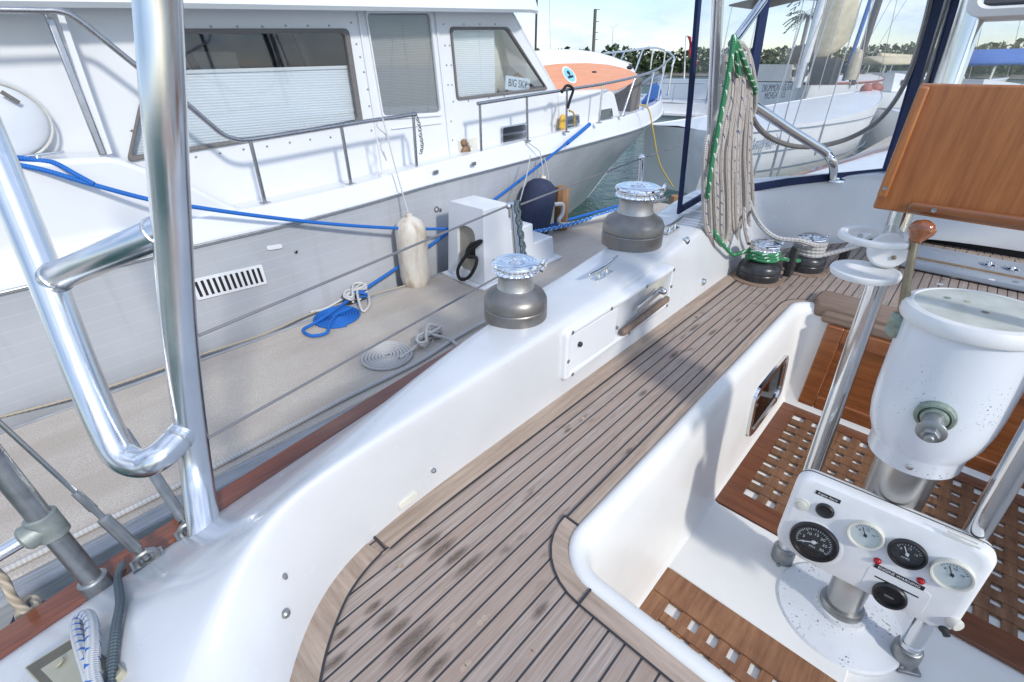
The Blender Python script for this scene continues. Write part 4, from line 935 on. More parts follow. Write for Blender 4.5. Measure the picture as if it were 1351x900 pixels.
# ================================================================== DOCK
mb = MB(); DX0, DX1, DY0, DY1 = -6, 6.6, 2.2, 3.40
mb.box(((DX0+DX1)/2, (DY0+DY1)/2, DOCK-.14), (DX1-DX0, DY1-DY0, .28)); tag(obj('dock', mb, concrete, bevel=.012), kind='structure')
mb = MB(); mb.box(((DX0+4.2)/2, DY0-.055, DOCK-.075), (4.2-DX0, .10, .16)); tag(obj('dock_fender_timber', mb, grey_wood, bevel=.012, center=True), 'long weathered grey timber along the near dock edge', 'timber')
mb = MB(); mb.box((0, DY1+.015, DOCK-.06), (12, .028, .13)); tag(obj('dock_edging', mb, grey_wood, bevel=.006, center=True), 'thin pale edging strip along the far dock edge', 'edging')
rope('dock_line', [(-3, 2.25, DOCK+.016), (-1.6, 2.275, DOCK+.014), (-.6, 2.26, DOCK+.014), (.2, 2.25, DOCK+.014), (.9, 2.28, DOCK+.014), (1.5, 2.28, DOCK+.014), (1.95, 2.34, DOCK+.02), (2.3, 2.33, DOCK+.03), (2.9, 2.2, DOCK+.02), (3.4, 2.0, -.6)], .0125, rope_grey, 'long grey mooring line lying along the near dock edge', 'rope')
def flat_coil(name, c, r0, r1, rr, mat, label, group=None, tail=None, sq=1):
    turns = (r1-r0)/(rr*2.05); pts = []
    N = int(turns*22)
    for k in range(N+1):
        a = 2*math.pi*k/22; r_ = r0+(r1-r0)*k/N; pts.append(V((c[0]+r_*math.cos(a), c[1]+r_*math.sin(a)*sq, c[2]+rr*.9+.002*math.sin(a*3.1))))
    if tail: pts += [V(q) for q in tail]
    return rope(name, pts, rr, mat, label, 'rope coil', group, smooth=False, seg=7)
cc = Pz(510, 471, DOCK); flat_coil('rope_coil', cc, .012, .185, .0115, rope_grey, 'flat spiral of grey rope on the dock')
k0 = Pz(572, 452, DOCK+.02); 
def dock_cleat(c, yaw, label):
    o = tag(root('dock_cleat', c), label, 'cleat', 'dock cleats'); rot = Matrix.Rotation(yaw, 3, 'Z'); c = V(c)
    mb = MB(); mb.tube([c+rot @ V((x, 0, z)) for x, z in ((-.13, .062), (-.09, .056), (-.04, .058), (.04, .058), (.09, .056), (.13, .062))], [.007, .010, .013, .013, .010, .007], 12); obj('horn', mb, dull_metal, o)
    for dx in (-.035, .035): mb = MB(); mb.lathe([(.024, .0), (.018, .012), (.012, .03), (.012, .055)], c+rot @ V((dx, 0, 0)), seg=14); obj('foot', mb, dull_metal, o)
    return o
cl1 = V((1.80, 2.56, DOCK)); cl1 = Pz(566, 452, DOCK)
dock_cleat(cl1, .1, 'dock cleat beside the flat grey rope spiral')
def knot(c, yaw, r_, s, seed):
    rn = random.Random(seed); rot = Matrix.Rotation(yaw, 3, 'Z'); pts = []
    for k in range(30):
        t = k*.75; pts.append(V(c)+rot @ V((.115*s*math.sin(t), .045*s*math.sin(2*t+.4), .035+.022*math.cos(t*1.3)+.0015*k*s)) + V((rn.uniform(-.004, .004),)*3))
    return pts
rope('cleat_hitch', [V((1.45, 2.40, DOCK+.02)), V((1.6, 2.43, DOCK+.03))]+knot(cl1, .3, .011, 1, 3)+[cl1+V((.1, -.15, .03)), cl1+V((.0, -.30, .02)), cl1+V((-.4, -.36, .015))], .0115, rope_grey, 'grey rope hitched round the dock cleat by the flat spiral', 'rope', n=5)
cb = Pz(446, 419, DOCK); flat_coil('rope_coil', cb, .01, .185, .011, rope_blue, 'flat blue rope coil near the far dock edge')
cl2 = Pz(470, 396, DOCK); dock_cleat(cl2, .05, 'dock cleat under white and blue line at the far dock edge')
rope('blue_loop', [cb+V((.13, .02, .03)), cb+V((.0, .0, .03)), cb+V((-.12, -.10, .028)), cb+V((-.20, -.20, .02)), cb+V((-.30, -.16, .02)), cb+V((-.30, -.03, .02)), cb+V((-.20, .0, .025)), cb+V((-.05, .04, .035)), cl2+V((-.05, -.03, .05))], .0125, rope_blue, 'blue rope end looped over the flat blue coil', 'rope')
rope('blue_hitch', knot(cl2, .0, .012, .8, 5)[:16], .0125, rope_blue, 'blue rope turns round the far edge dock cleat', 'rope', n=4)
rope('white_hitch', [Pz(410, 412, DOCK+.015), Pz(432, 406, DOCK+.02)]+[q+V((0, 0, .02)) for q in knot(cl2, .4, .012, 1.05, 8)]+[Pz(478, 410, DOCK+.02), Pz(487, 402, DOCK+.02), Pz(486, 388, DOCK+.02)], .010, rope_white, 'white rope tangle tied over the far edge dock cleat', 'rope', n=5)
rope('white_edge_line', [Pz(-60, 566, DOCK+.012), Pz(120, 518, DOCK+.012), Pz(265, 468, DOCK+.012), Pz(350, 440, DOCK+.012), Pz(415, 412, DOCK+.012), Pz(480, 392, DOCK+.012), Pz(560, 370, DOCK+.012)], .008, rope_tan, 'thin pale line lying along the far dock edge', 'rope')
# fibreglass dock steps
sx, sy = Pz(587, 363, DOCK), Pz(650, 381, DOCK)
X0, X1, Y0_, Y1_ = 2.68, 3.02, 2.84, 3.34
tp = Py(640, 277, 2.84)
HT = .70
def taper(x0, x1, y0, y1, z0, z1, k): return [[V((x0, y0, z0)), V((x1, y0, z0)), V((x1, y1, z0)), V((x0, y1, z0))], [V((x0+k, y0+k, z1)), V((x1-k, y0+k, z1)), V((x1-k, y1-k, z1)), V((x0+k, y1-k, z1))]]
st = tag(root('dock_steps', (3.1, 3.1, DOCK)), 'white moulded three tread dock steps with an oval opening', 'dock steps')
HX0, HX1 = 2.68, 3.06
# tall block with an oval hole in its aft face: tessellated ring
face = [(HX0+.03*(z/HT), y) for y, z in ((0, 0),)]
oy0, oy1 = 2.84, 3.34
def aftp(y, z): return V((HX0+.04*z/HT, y, DOCK+z))
outer = [aftp(oy0, .03), aftp(oy1, .03), aftp(oy1-.03, HT), aftp(oy0+.03, HT)]
hole = rounded([aftp(2.95, .10), aftp(3.20, .10), aftp(3.20, .52), aftp(2.97, .52)], .09, 7)
vs = outer+hole; tr = tessellate_polygon([[V((q.y, q.z, 0)) for q in outer], [V((q.y, q.z, 0)) for q in hole]])
mb = MB(); mb.add(vs, [tuple(t) for t in tr])
hz = [q+V((.035, 0, 0)) for q in hole]; n_ = len(hole); mb.loft([hole+[hole[0]], hz+[hz[0]]])
mb.loft([[outer[0], outer[3], outer[2], outer[1]], [V((HX1, oy0, DOCK+.03)), V((HX1-.03, oy0+.03, DOCK+HT)), V((HX1-.03, oy1-.03, DOCK+HT)), V((HX1, oy1, DOCK+.03))]])
mb.f.append((len(mb.v)-4, len(mb.v)-3, len(mb.v)-2, len(mb.v)-1)); mb.m.append(0)
obj('tall_block', mb, yacht_white, st, bevel=.012, ang=40)
mb = MB(); mb.prism([q+V((.03, 0, 0)) for q in hole], (.004, 0, 0)); obj('opening_back', mb, plain('shaded_inner_beige', (.34, .31, .25), .6), st)
for x0, x1, h in ((3.06, 3.40, .44), (3.40, 3.72, .24)):
    mb = MB(); mb.loft(taper(x0-.02, x1, 2.86, 3.32, DOCK+.02, DOCK+h, .018), True, caps=True); obj('step', mb, yacht_white, st, bevel=.015, seg=3)
mb = MB(); mb.box((3.2, 3.09, DOCK+.014), (1.14, .58, .026)); obj('flange', mb, yacht_white, st, bevel=.006)
q = [Px(635, 318, 2.69), Px(622, 330, 2.68), Px(612, 341, 2.66), Px(604, 356, 2.63), Px(607, 368, 2.62), Px(618, 366, 2.62), Px(627, 352, 2.63), Px(628, 340, 2.66), Px(616, 338, 2.67), Px(620, 325, 2.68)]
rope('power_cord', q, .016, rope_black, 'black cord looped out of the opening in the dock steps', 'cord', closed=True)
mb = MB(); mb.ball(Px(625, 330, 2.735), .075, sc=(.5, .9, 1)); tag(obj('cord_bundle', mb, rubber, center=True), 'black bundle stuffed in the opening of the dock steps', 'cord bundle')
# piles
def pile(c, z1, w, label, mat=post_wood):
    c = V(c); mb = MB(); rot = Matrix.Rotation(.35, 3, 'Z')
    rows = []
    for z, k in ((WATER-.4, 1.05), (DOCK, 1.0), (z1-.012, .97), (z1, .90)):
        rows.append([V((c.x, c.y, z))+rot @ V((w*k*(math.cos(a)*(1.0 if abs(math.cos(a)) < .9 else .95)), w*k*math.sin(a), 0)) for a in [2*math.pi*(j+.5)/8 for j in range(8)]])
    mb.loft(rows, True, caps=True); return tag(obj('piling', mb, mat, ang=30, center=True), label, 'piling', 'wooden dock pilings')
P1 = Pz(735, 297, DOCK); pile((P1.x-.1, P1.y-.13, 0), Py(735, 248, P1.y-.13).z, .085, 'short brown wooden piling wrapped with white rope by the navy fender')
P2 = Pz(885, 297, DOCK); pile((P2.x+.05, P2.y, 0), Py(885, 262, P2.y).z, .085, 'wooden piling beside the dodger edge')
pc = V((P1.x-.1, P1.y-.13, 0))
q = [Py(730, 270, pc.y-.1), Py(742, 270, pc.y-.1), Py(742, 282, pc.y-.11), Py(737, 292, pc.y-.13), Py(748, 296, pc.y-.14), Py(790, 287, pc.y-.3), Py(850, 270, pc.y-.6), Py(880, 262, pc.y-.9)]
rope('white_spring_line', q, .024, rope_white, 'thick white line leading forward from the wooden piling', 'rope')
rope('spring_line', [Py(700, 312, pc.y-.35)]+[Py(x, y, pc.y-.25) for x, y in ((706, 306), (722, 303), (760, 294), (800, 281), (840, 268), (872, 256))], .022, rope_bluewhite, 'blue and white spring line running behind the forward winch', 'rope')
rope('spring_line', [Py(704, 303, pc.y-.2)]+[Py(x, y, pc.y+.0) for x, y in ((712, 302), (750, 290), (800, 276), (850, 262), (872, 256))], .018, rope_blue, 'plain blue line beside the white line at the piling', 'rope')
# ================================================================== MOTOR YACHT ACROSS THE DOCK
HY = 4.0
yt = tag(root('motor_yacht', (0, 3.5, WATER)), 'large white motor yacht with grey hull moored across the dock', 'motor yacht')
GW = [(-2.5, 3.55, -.20), (-.185, 3.55, -.185), (.74, 3.55, -.165), (1.3, 3.55, -.160), (2.0, 3.555, -.135), (2.73, 3.58, -.097), (3.7, 3.62, -.07), (4.73, 3.70, -.048), (6.0, 3.87, -.038), (7.0, 4.02, -.03), (7.9, 4.22, -.01), (8.8, 4.50, .04), (9.5, 4.82, .10), (9.85, 5.1, .14), (9.95, 5.3, .15)]
gw = spline(GW, 4)
def wl(q):   # hull line at the waterline under a gunwale point
    k = max(0, min(1, (q.x-3.0)/7)); return V((q.x - k**1.4*2.1, min(5.3, q.y + .02 + (5.3-q.y)*.8*k), WATER))
mb = MB(); rows = []
for q in gw:
    w = wl(q); rows.append([q, q.lerp(w, .06)+V((0, -.0, 0)), q.lerp(w, .3)+V((0, .01+.04*max(0, (q.x-4)/6), 0)), q.lerp(w, .65)+V((0, .01+.05*max(0, (q.x-4)/6), 0)), w, w+V((0, .1, -.4))])
mb.loft(rows)
rows2 = [[V((p.x, 2*5.3-p.y, p.z)) for p in r_] for r_ in rows]; mb.loft([list(reversed(r_)) for r_ in rows2])
obj('hull', mb, hull_grey, yt, ang=60)
# gunwale band (white) and deck
DK = [(-2.5, -.04), (1.3, -.028), (2.0, -.003), (2.7, .047), (3.5, .087), (4.2, .119), (5.2, .15), (7, .19), (8.5, .25), (9.95, .33)]
def dz(x):
    for (a, za), (b_, zb_) in zip(DK, DK[1:]):
        if x <= b_: return za+(zb_-za)*(x-a)/(b_-a)
    return DK[-1][1]
mb = MB(); rows = []
for q in gw:
    top = V((q.x*1.0, q.y+.055, dz(q.x)))
    inn = V((min(q.x, 9.5), min(q.y+.17, 5.3), dz(q.x)-.0)); c_ = V((min(q.x, 9.5), 5.3, dz(q.x)-.03))
    rows.append([q+V((0, .004, -.025)), q+V((0, -.022, -.018)), q+V((0, -.022, .006)), q+V((0, .006, .012)), q.lerp(top, .82)+V((0, .0, .0)), top+V((0, .012, .004)), inn, V((inn.x, inn.y+.01, inn.z-.035)), c_])
mb.loft(rows); mb.loft([[V((p.x, 10.6-p.y, p.z)) for p in reversed(r_)] for r_ in rows])
obj('gunwale', mb, yacht_white, yt, ang=40)
mb = MB(); mb.tube([q+V((0, -.024, -.006)) for q in gw], .008, 8); obj('rub_rail', mb, dull_metal, yt)
# house side with window openings
def hw(px, py): q = Py(px, py, HY); return V((q.x, q.z))
wins = {
 'aft': [hw(171, 211), hw(194, 120), hw(214, 43), hw(457, 39), hw(476, 161)],
 'door': [hw(481, 14), hw(567, 14), hw(582, 151), hw(505, 156)],
 'fwd': [hw(594, 37), hw(669, 37), hw(721, 117), hw(603, 131)],
}
wins['aft'] = [V((.655, .318)), V((.80, .58)), V((1.06, 1.03)), hw(457, 40), hw(476, 161)]
def to3(q, y=HY): return V((q.x, y, q.y))
zt_, zb_ = 1.34, -.06
outer = [V((-2.5, -.25)), V((5.2, -.1)), hw(735, 124), hw(675, 19)+V((-.02, .02)), V((4.25, zt_)), V((-2.5, 1.2))]
def rnd2(poly, r_): return [V((q.x, q.y)) for q in rounded([V((p.x, p.y, 0)) for p in poly], r_, 4)]
holes = [rnd2(w, .035) for w in wins.values()]
pls = [outer]+holes; tr = tessellate_polygon([[V((q.x, q.y, 0)) for q in p] for p in pls])
mb = MB(); mb.add([to3(q) for p in pls for q in p], [tuple(t) for t in tr]); obj('house_side', mb, yacht_white, yt)
mb = MB(); mb.add([to3(outer[1]), to3(outer[2]), to3(outer[3]), to3(outer[4]), to3(outer[4], 6.8), to3(outer[3], 6.8), to3(outer[2], 6.7), to3(outer[1], 6.7)], [(0, 1, 6, 7), (1, 2, 5, 6), (2, 3, 4, 5)]); obj('house_front', mb, yacht_white, yt, solid=.03)
mb = MB(); mb.box((1.2, 5.0, .58), (7.2, .02, 1.3)); mb.box((1.2, 4.6, -.03), (7.2, 1.1, .02)); obj('saloon_lining', mb, dark_in, yt)
for key, w in wins.items():
    o_ = rnd2(w, .04); c_ = sum(o_, V((0, 0)))/len(o_)
    def sc(k, y): return [to3(V((c_.x+(q.x-c_.x)*(1+k/.5/1.2), c_.y+(q.y-c_.y)*(1+k/.35))), y) for q in o_]
    rws = [sc(.012, HY-.001), sc(.010, HY-.016), sc(-.002, HY-.018), sc(-.016, HY-.012), sc(-.018, HY+.02)]
    for r_ in rws: r_.append(r_[0])
    mb = MB(); mb.loft(rws)
    wf = obj('window', mb, zip_grey if key != 'door' else yacht_white, yt, ang=30)
    mb = MB(); mb.prism(sc(-.012, HY+.006), (0, .004, 0)); obj('pane', mb, pane_clear if key != 'door' else pane_clear, wf)
    if key == 'aft':
        zz = hw(300, 97).y
        mb = MB(); bp = [V((.60, .30)), V((.66, .45)), V((.80, .585)), V((.86, zz)), V((2.36, zz+.03)), V((2.40, .44))]
        mb.prism([to3(q, HY+.055) for q in bp], (0, .012, 0)); obj('blind', mb, blind_m, wf)
        mb = MB(); mb.box((1.6, HY+.055, zz+.02), (1.52, .022, .022), Matrix.Rotation(-.02, 3, 'Y')); obj('blind_rail', mb, far_white, wf)
        for x in (1.30, 1.95, 2.15): mb = MB(); mb.box((x, HY+.30, .82), (.05, .04, .5), Matrix.Rotation(-.25, 3, 'Y')); obj('mullion', mb, black, wf)
        mb = MB(); mb.box((1.55, HY+.99, .86), (.6, .01, .16)); mb.box((1.2, HY+.985, .86), (.22, .01, .13)); obj('far_window', mb, paper, wf)
    if key == 'door':
        mb = MB(); mb.prism([to3(q, HY+.03) for q in o_], (0, .006, 0)); obj('mesh_screen', mb, mesh_m, wf)
    if key == 'fwd':
        mb = MB(); x1 = hw(658, 80).x; mb.prism([to3(V((3.40, .52)), HY+.06), to3(V((3.40, 1.2)), HY+.06), to3(V((x1, 1.2)), HY+.06), to3(V((x1+.0, .56)), HY+.06)], (0, .012, 0)); obj('blind', mb, blind_m, wf)
        mb = MB(); mb.add([to3(V((x1, .3)), HY+.10), to3(V((x1, 1.2)), HY+.10), to3(V((5.2, 1.2)), HY+.75), to3(V((5.2, .3)), HY+.75)], [(0, 1, 2, 3)]); obj('curtain', mb, cream, wf, solid=.004)
# name card in the forward window
q = Py(683, 111, HY+.022)
nb = tag(root('name_card', q), 'white card lettered BIG SKY standing in the forward yacht window', 'name card')
rt_, u_ = V((1, 0, -.10)).normalized(), V((.10, 0, 1)).normalized()
mb = MB(); mb.box(q, (.40, .006, .135), Matrix((rt_, V((0, 1, 0)), u_)).transposed()); obj('card', mb, paper, nb)
text_mesh('lettering', 'BIG SKY', q+V((0, -.0045, 0)), rt_, u_, .105, ink, nb, .001, .85)
# fastening screws round the windows
def screws(pix):
    mb = MB()
    for px, py in pix: mb.lathe([(.008, .002), (.008, -.004), (.003, -.006)], Py(px, py, HY), (0, 1, 0), 8)
    return mb
pix = [(242, 35), (278, 35), (313, 35), (346, 35), (377, 34), (406, 34), (434, 34), (258, 207), (290, 202), (321, 197), (352, 193), (382, 188), (409, 184), (436, 181), (463, 30), (470, 58), (475, 75), (480, 95), (485, 118), (487, 140), (490, 172), (612, 32), (633, 32), (653, 32), (593, 60), (595, 86), (596, 112), (598, 134), (585, 32), (587, 60), (589, 86), (591, 112), (595, 160), (597, 185), (618, 133), (645, 129), (665, 127), (185, 127), (173, 172)]
obj('screw_row', screws(pix), dull_metal, yt)
# pillars and door seam
for a, b_ in (((472, 16), (505, 228)), ((574, 14), (594, 205))):
    mb = MB(); mb.bar(Py(*a, HY-.008), Py(*b_, HY-.008), .018, .02, up=V((0, 1, 0))); obj('door_trim', mb, yacht_white, yt, bevel=.003)
mb = MB(); mb.bar(Py(516, 170, HY-.004), Py(582, 162, HY-.004), .012, .02, up=V((0, 1, 0))); obj('door_sill', mb, yacht_roof, yt, bevel=.003)
# roof overhang
mb = MB(); rf = []
for x, z in ((-2.6, 1.02), (.343, 1.087), (1.13, 1.131), (2.6, 1.205), (4.30, 1.29), (4.55, 1.30)):
    e = 0 if x < 4.4 else .12
    rf.append([V((x, 4.02, z+.06)), V((x, 3.77+e, z+.005)), V((x, 3.745+e, z+.03)), V((x, 3.80+e, z+.16)), V((x, 4.1, z+.19)), V((x, 6.9, z+.25)), V((x, 6.9, z)), V((x, 4.02, z+.055))])
mb.loft(rf, caps=True); obj('roof', mb, yacht_roof, yt, ang=40)
# aft bulwark
BY = 3.66
pb = [V((-2.5, -.2)), V((-2.5, .46)), V((.06, .415)), V((.50, .39)), V((.56, .37)), V((.88, .17)), V((1.10, -.02)), V((1.22, -.08)), V((1.22, -.16))]
mb = MB(); mb.prism([V((q.x, BY, q.y)) for q in pb], (0, .32, 0)); obj('aft_bulwark', mb, yacht_white, yt, bevel=.03, seg=4)
# aft cleat
cq = Py(18, 214, BY+.06); mb = MB(); mb.tube([cq+V((-.1, 0, .025)), cq+V((0, 0, .018)), cq+V((.22, 0, .028))], [.008, .012, .006], 10); mb.lathe([(.02, 0), (.012, .02)], cq+V((.03, 0, 0)), seg=10); mb.lathe([(.02, 0), (.012, .02)], cq+V((.1, 0, 0)), seg=10); obj('mooring_cleat', mb, stainless, yt)
# aft wing posts
mb = MB(); mb.bar(Py(62, 16, 3.78), Py(136, 205, 3.70), .035, .03, up=V((0, 1, 0))); obj('wing_post', mb, steel_dark, yt, bevel=.006)
mb = MB(); mb.prism([Py(75, 18, 3.80), Py(84, 18, 3.80), Py(149, 203, 3.72), Py(138, 205, 3.72)], (0, .02, 0)); obj('wing_panel', mb, yacht_white, yt, bevel=.003)
# hand rails
RY = 3.70
def rp(px, py, y=RY): return Py(px, py, y)
rail = spline([rp(-60, 12), rp(0, 13), rp(55, 14), rp(78, 15), rp(100, 24), rp(140, 55), rp(190, 95), rp(240, 132), rp(275, 162), rp(295, 178), rp(312, 184), rp(328, 184.5), rp(360, 180), rp(410, 172), rp(475, 161.5), rp(520, 155), rp(549, 150.5)], 5)
mb = MB(); mb.tube(rail, .0165, 12); r1 = obj('hand_rail', mb, steel_dark, yt)
for t, b_ in (((330, 185), (350, 268)), ((450, 166), (463, 243)), ((545, 151), (550, 223)), ((493, 158), (505, 231))):
    mb = MB(); a, c_ = rp(*t), rp(*b_); mb.tube([a, c_], .0135 if t[0] != 493 else .006, 10); mb.box(c_, (.07, .05, .012)); obj('rail_post', mb, steel_dark if t[0] != 493 else far_white, r1)
gwr = lambda px, py, y: Py(px, py, y)
rail2 = [rp(630, 137), rp(695, 126.5), rp(760, 116.5, 3.74), rp(800, 110, 3.80), rp(840, 101, 3.95), rp(868, 91, 4.15), rp(886, 76, 4.5)]
r2p = spline(rail2, 5); mb = MB(); mb.tube(r2p, .0165, 12); r2 = obj('hand_rail', mb, steel_dark, yt)
for t, b_, y in (((633, 138), (635, 202), 3.70), ((695, 127), (696, 186), 3.70), ((748, 119), (747, 174), 3.74), ((795, 112), (790, 162), 3.80), ((838, 102), (821, 153), 3.95), ((863, 93), (853, 140), 4.15), ((878, 84), (867, 133), 4.35), ((889, 78), (881, 125), 4.6)):
    mb = MB(); mb.tube([Py(*t, y), Py(*b_, y)], .0135, 10); mb.box(Py(*b_, y), (.07, .05, .012)); obj('rail_post', mb, steel_dark if t[0] < 790 else stainless, r2)
up_ = [Py(795, 71, 5.0), Py(830, 67, 5.0), Py(862, 63, 5.0), Py(880, 68, 4.9), Py(890, 77, 4.62), Py(886, 88, 4.6)]
mb = MB(); mb.tube(spline(up_, 5), .016, 10); bl = obj('bow_rail', mb, stainless, yt)
for a, b_ in (((862, 63), (858, 92)), ((848, 66), (836, 100)), ((824, 68), (818, 82)), ((812, 70), (806, 84)), ((878, 67), (874, 95))): mb = MB(); mb.tube([Py(*a, 5.0), Py(*b_, 5.0)], .014, 8); obj('rail_post', mb, stainless, bl)
# foredeck trunk cabin
tk = [hw(728, 124), hw(808, 117), hw(819, 151), V((5.0, .11)), V((4.9, .1))]
tk = [V((5.0, .56)), V((6.28, .555)), V((6.42, .50)), V((6.66, .17)), V((5.0, .08))]
mb = MB(); mb.prism([to3(q, HY+.003) for q in tk], (0, 2.4, 0)); obj('trunk_cabin', mb, yacht_white, yt, bevel=.05, seg=4)
# port lights in the side
def rect_port(pix, label=None, inner=dark_in):
    p = [Py(*q, HY-.001) for q in pix]; p = rounded(p, .035, 4); c_ = sum(p, V((0, 0, 0)))/len(p)
    rws = [[c_+(q-c_)*k+V((0, d_, 0)) for q in p] for k, d_ in ((1.0, .0), (1.0, -.018), (.92, -.022), (.84, -.014), (.82, -.001))]
    for r_ in rws: r_.append(r_[0])
    mb = MB(); mb.loft(rws); f = obj('port_light', mb, stainless, yt)
    mb = MB(); mb.prism([c_+(q-c_)*.83+V((0, -.006, 0)) for q in p], (0, .004, 0)); obj('pane', mb, pane_dark, f)
    mb = MB(); mb.prism([c_+(q-c_)*.83+V((0, -.002, 0)) for q in p], (0, .001, 0)); obj('backing', mb, inner, f)
rect_port([(660, 195), (659, 167), (695, 161), (696, 187)]); rect_port([(737, 178), (736, 155), (763, 150), (764, 172)]); rect_port([(790, 160), (790, 145), (806, 142), (808, 156)])
p = [Py(606, 206, HY-.006), Py(604, 186, HY-.006), Py(629, 182, HY-.006), Py(631, 202, HY-.006)]
mb = MB(); mb.prism(p, (0, .008, 0)); obj('hose_recess', mb, cream, yt); mb = MB(); mb.ball(Py(615, 200, HY-.03), .062, sc=(1, .5, .9)); mb.ball(Py(612, 188, HY-.02), .035); mb.ball(Py(619, 191, HY-.02), .03, 1); obj('coiled_hose', mb, [toy_brown, cream], yt)
# scupper covers on the gunwale
for px, py in ((574, 227), (624, 216)):
    q = Py(px, py, 3.60); mb = MB(); mb.box(q+V((0, -.012, 0)), (.06, .012, .035)); obj('fairlead', mb, dull_metal, yt, bevel=.005)
# hull vent and fittings
VY = 3.563
v0, v1 = Py(258, 379, VY), Py(345, 360, VY)
mb = MB(); vx0, vx1, vz0, vz1 = .66, 1.125, -.545, -.392
sl_ = -.045
def vq(x, z, y=VY): return V((x, y, z+(x-.66)*sl_))
fr_o = rounded([vq(vx0, vz0), vq(vx1, vz0), vq(vx1, vz1), vq(vx0, vz1)], .012)
mb.prism(fr_o, (0, -.008, 0)); vent = obj('hull_vent', mb, yacht_white, yt, bevel=.002)
for k in range(12):
    x = vx0+.03+k*(vx1-vx0-.06)/11
    mb = MB(); mb.prism([vq(x-.009, vz0+.022, VY-.0085), vq(x+.009, vz0+.022, VY-.0085), vq(x+.003, vz1-.02, VY-.0085), vq(x-.015, vz1-.02, VY-.0085)], (0, -.0012, 0)); obj('slot', mb, black, vent)
q = Py(362, 326, VY-.012); mb = MB(); mb.prism(rounded([q+V((-.055, 0, -.012)), q+V((.055, 0, -.022)), q+V((.055, 0, .012)), q+V((-.055, 0, .022))], .02), (0, -.008, 0)); obj('hull_plate', mb, yacht_white, yt, bevel=.003)
for px, py, r_ in ((390, 332, .014), (575, 276, .03), (580, 277, .018)):
    q = Py(px, py, 3.60 if px > 500 else VY); mb = MB(); mb.lathe([(r_, .01), (r_, -.012), (r_*.6, -.014), (r_*.5, 0)], q, (0, 1, 0), 14); mb.lathe([(r_*.6, -.006), (.001, -.006)], q, (0, 1, 0), 12, 1); obj('through_hull', mb, [dull_metal, black], yt)
# anchor gear on the foredeck
mb = MB(); mb.box(Py(826, 125, 4.6), (.28, .4, .5)); obj('windlass_locker', mb, zip_grey, yt, bevel=.02); mb = MB(); mb.lathe([(.10, 0), (.1, .12), (.06, .16), (.05, .25), (.09, .30)], Py(822, 112, 4.7), seg=18); obj('windlass', mb, dull_metal, yt)
mb = MB(); mb.bar(Py(838, 118, 4.9), Py(868, 96, 5.1), .06, .05); mb.bar(Py(852, 112, 4.9), Py(876, 100, 5.15), .2, .03); obj('anchor', mb, dull_metal, yt, bevel=.01)
# paddle board leaning on the trunk
pb_ = tag(root('paddle_board', Py(770, 120, 4.32)), 'white paddle board with orange wood veneer lying on the yacht foredeck', 'paddle board')
A_, B_ = Py(660, 104, 4.42), Py(838, 92, 4.42); L_ = (B_-A_).length; dx_ = (B_-A_).normalized(); wv = V((0, .62, .78)); wv = (wv-dx_*wv.dot(dx_)).normalized(); nn = dx_.cross(wv)*-1
if nn.y > 0: nn = -nn
def outline(k, w0):
    t = [(-1, 0), (-.96, .35), (-.85, .62), (-.6, .88), (-.25, 1), (.2, .97), (.55, .8), (.8, .52), (.94, .25), (1, 0)]
    up_s = [(x*k, y*w0) for x, y in t]; return up_s + [(x, -y) for x, y in reversed(up_s[1:-1])]
def b3(x, y, d_): return (A_+B_)/2 + dx_*x*L_/2*1.0 + wv*y + nn*d_ + V((0, 0, -.015))
W_ = .40
mb = MB(); rws = [[b3(x, y, d_) for x, y in outline(k, W_*kw)] for k, kw, d_ in ((.97, .85, -.09), (1.0, 1.0, -.05), (1.0, 1.0, 0), (.985, .94, .028), (.95, .85, .034))]
mb.loft(rws, True, caps=True); obj('board', mb, board_white, pb_, sub=1)
mb = MB(); mb.prism([b3(x, y-.10, .0345) for x, y in outline(.95, W_*.62)], nn*.006); obj('deck_veneer', mb, board_orange, pb_)
ec = Py(751, 99, 4.3); d_ = ray(751, 99); pl0 = b3(0, 0, .043); t = (pl0-CP).dot(nn)/d_.dot(nn); ec = CP+d_*t
mb = MB(); mb.lathe([(.125, 0), (.125, .003)], ec, nn, 30, 1); mb.lathe([(.105, .003), (.105, .005)], ec, nn, 30); mb.lathe([(.03, .005), (.03, .007)], ec+wv*.03, nn, 12, 2); mb.bar(ec+nn*.007-dx_*.06-wv*.04, ec+nn*.007+dx_*.06-wv*.025, .03, .004, 2, up=nn); mb.bar(ec+nn*.007-wv*.04, ec+nn*.007+wv*.03, .02, .004, 2, up=nn); obj('round_emblem', mb, [emblem_blue, board_white, ink], pb_)
d_ = ray(784, 95); t = (pl0-CP).dot(nn)/d_.dot(nn); hc = CP+d_*t; mb = MB(); mb.bar(hc-dx_*.05, hc+dx_*.05, .025, .006, up=nn); obj('handle', mb, black, pb_, bevel=.002)
d_ = ray(831, 89); t = (pl0-CP).dot(nn)/d_.dot(nn); hc = CP+d_*t; mb = MB(); mb.ball(hc, .05, sc=(1.6, .6, .6)); obj('leash_plug', mb, black, pb_)
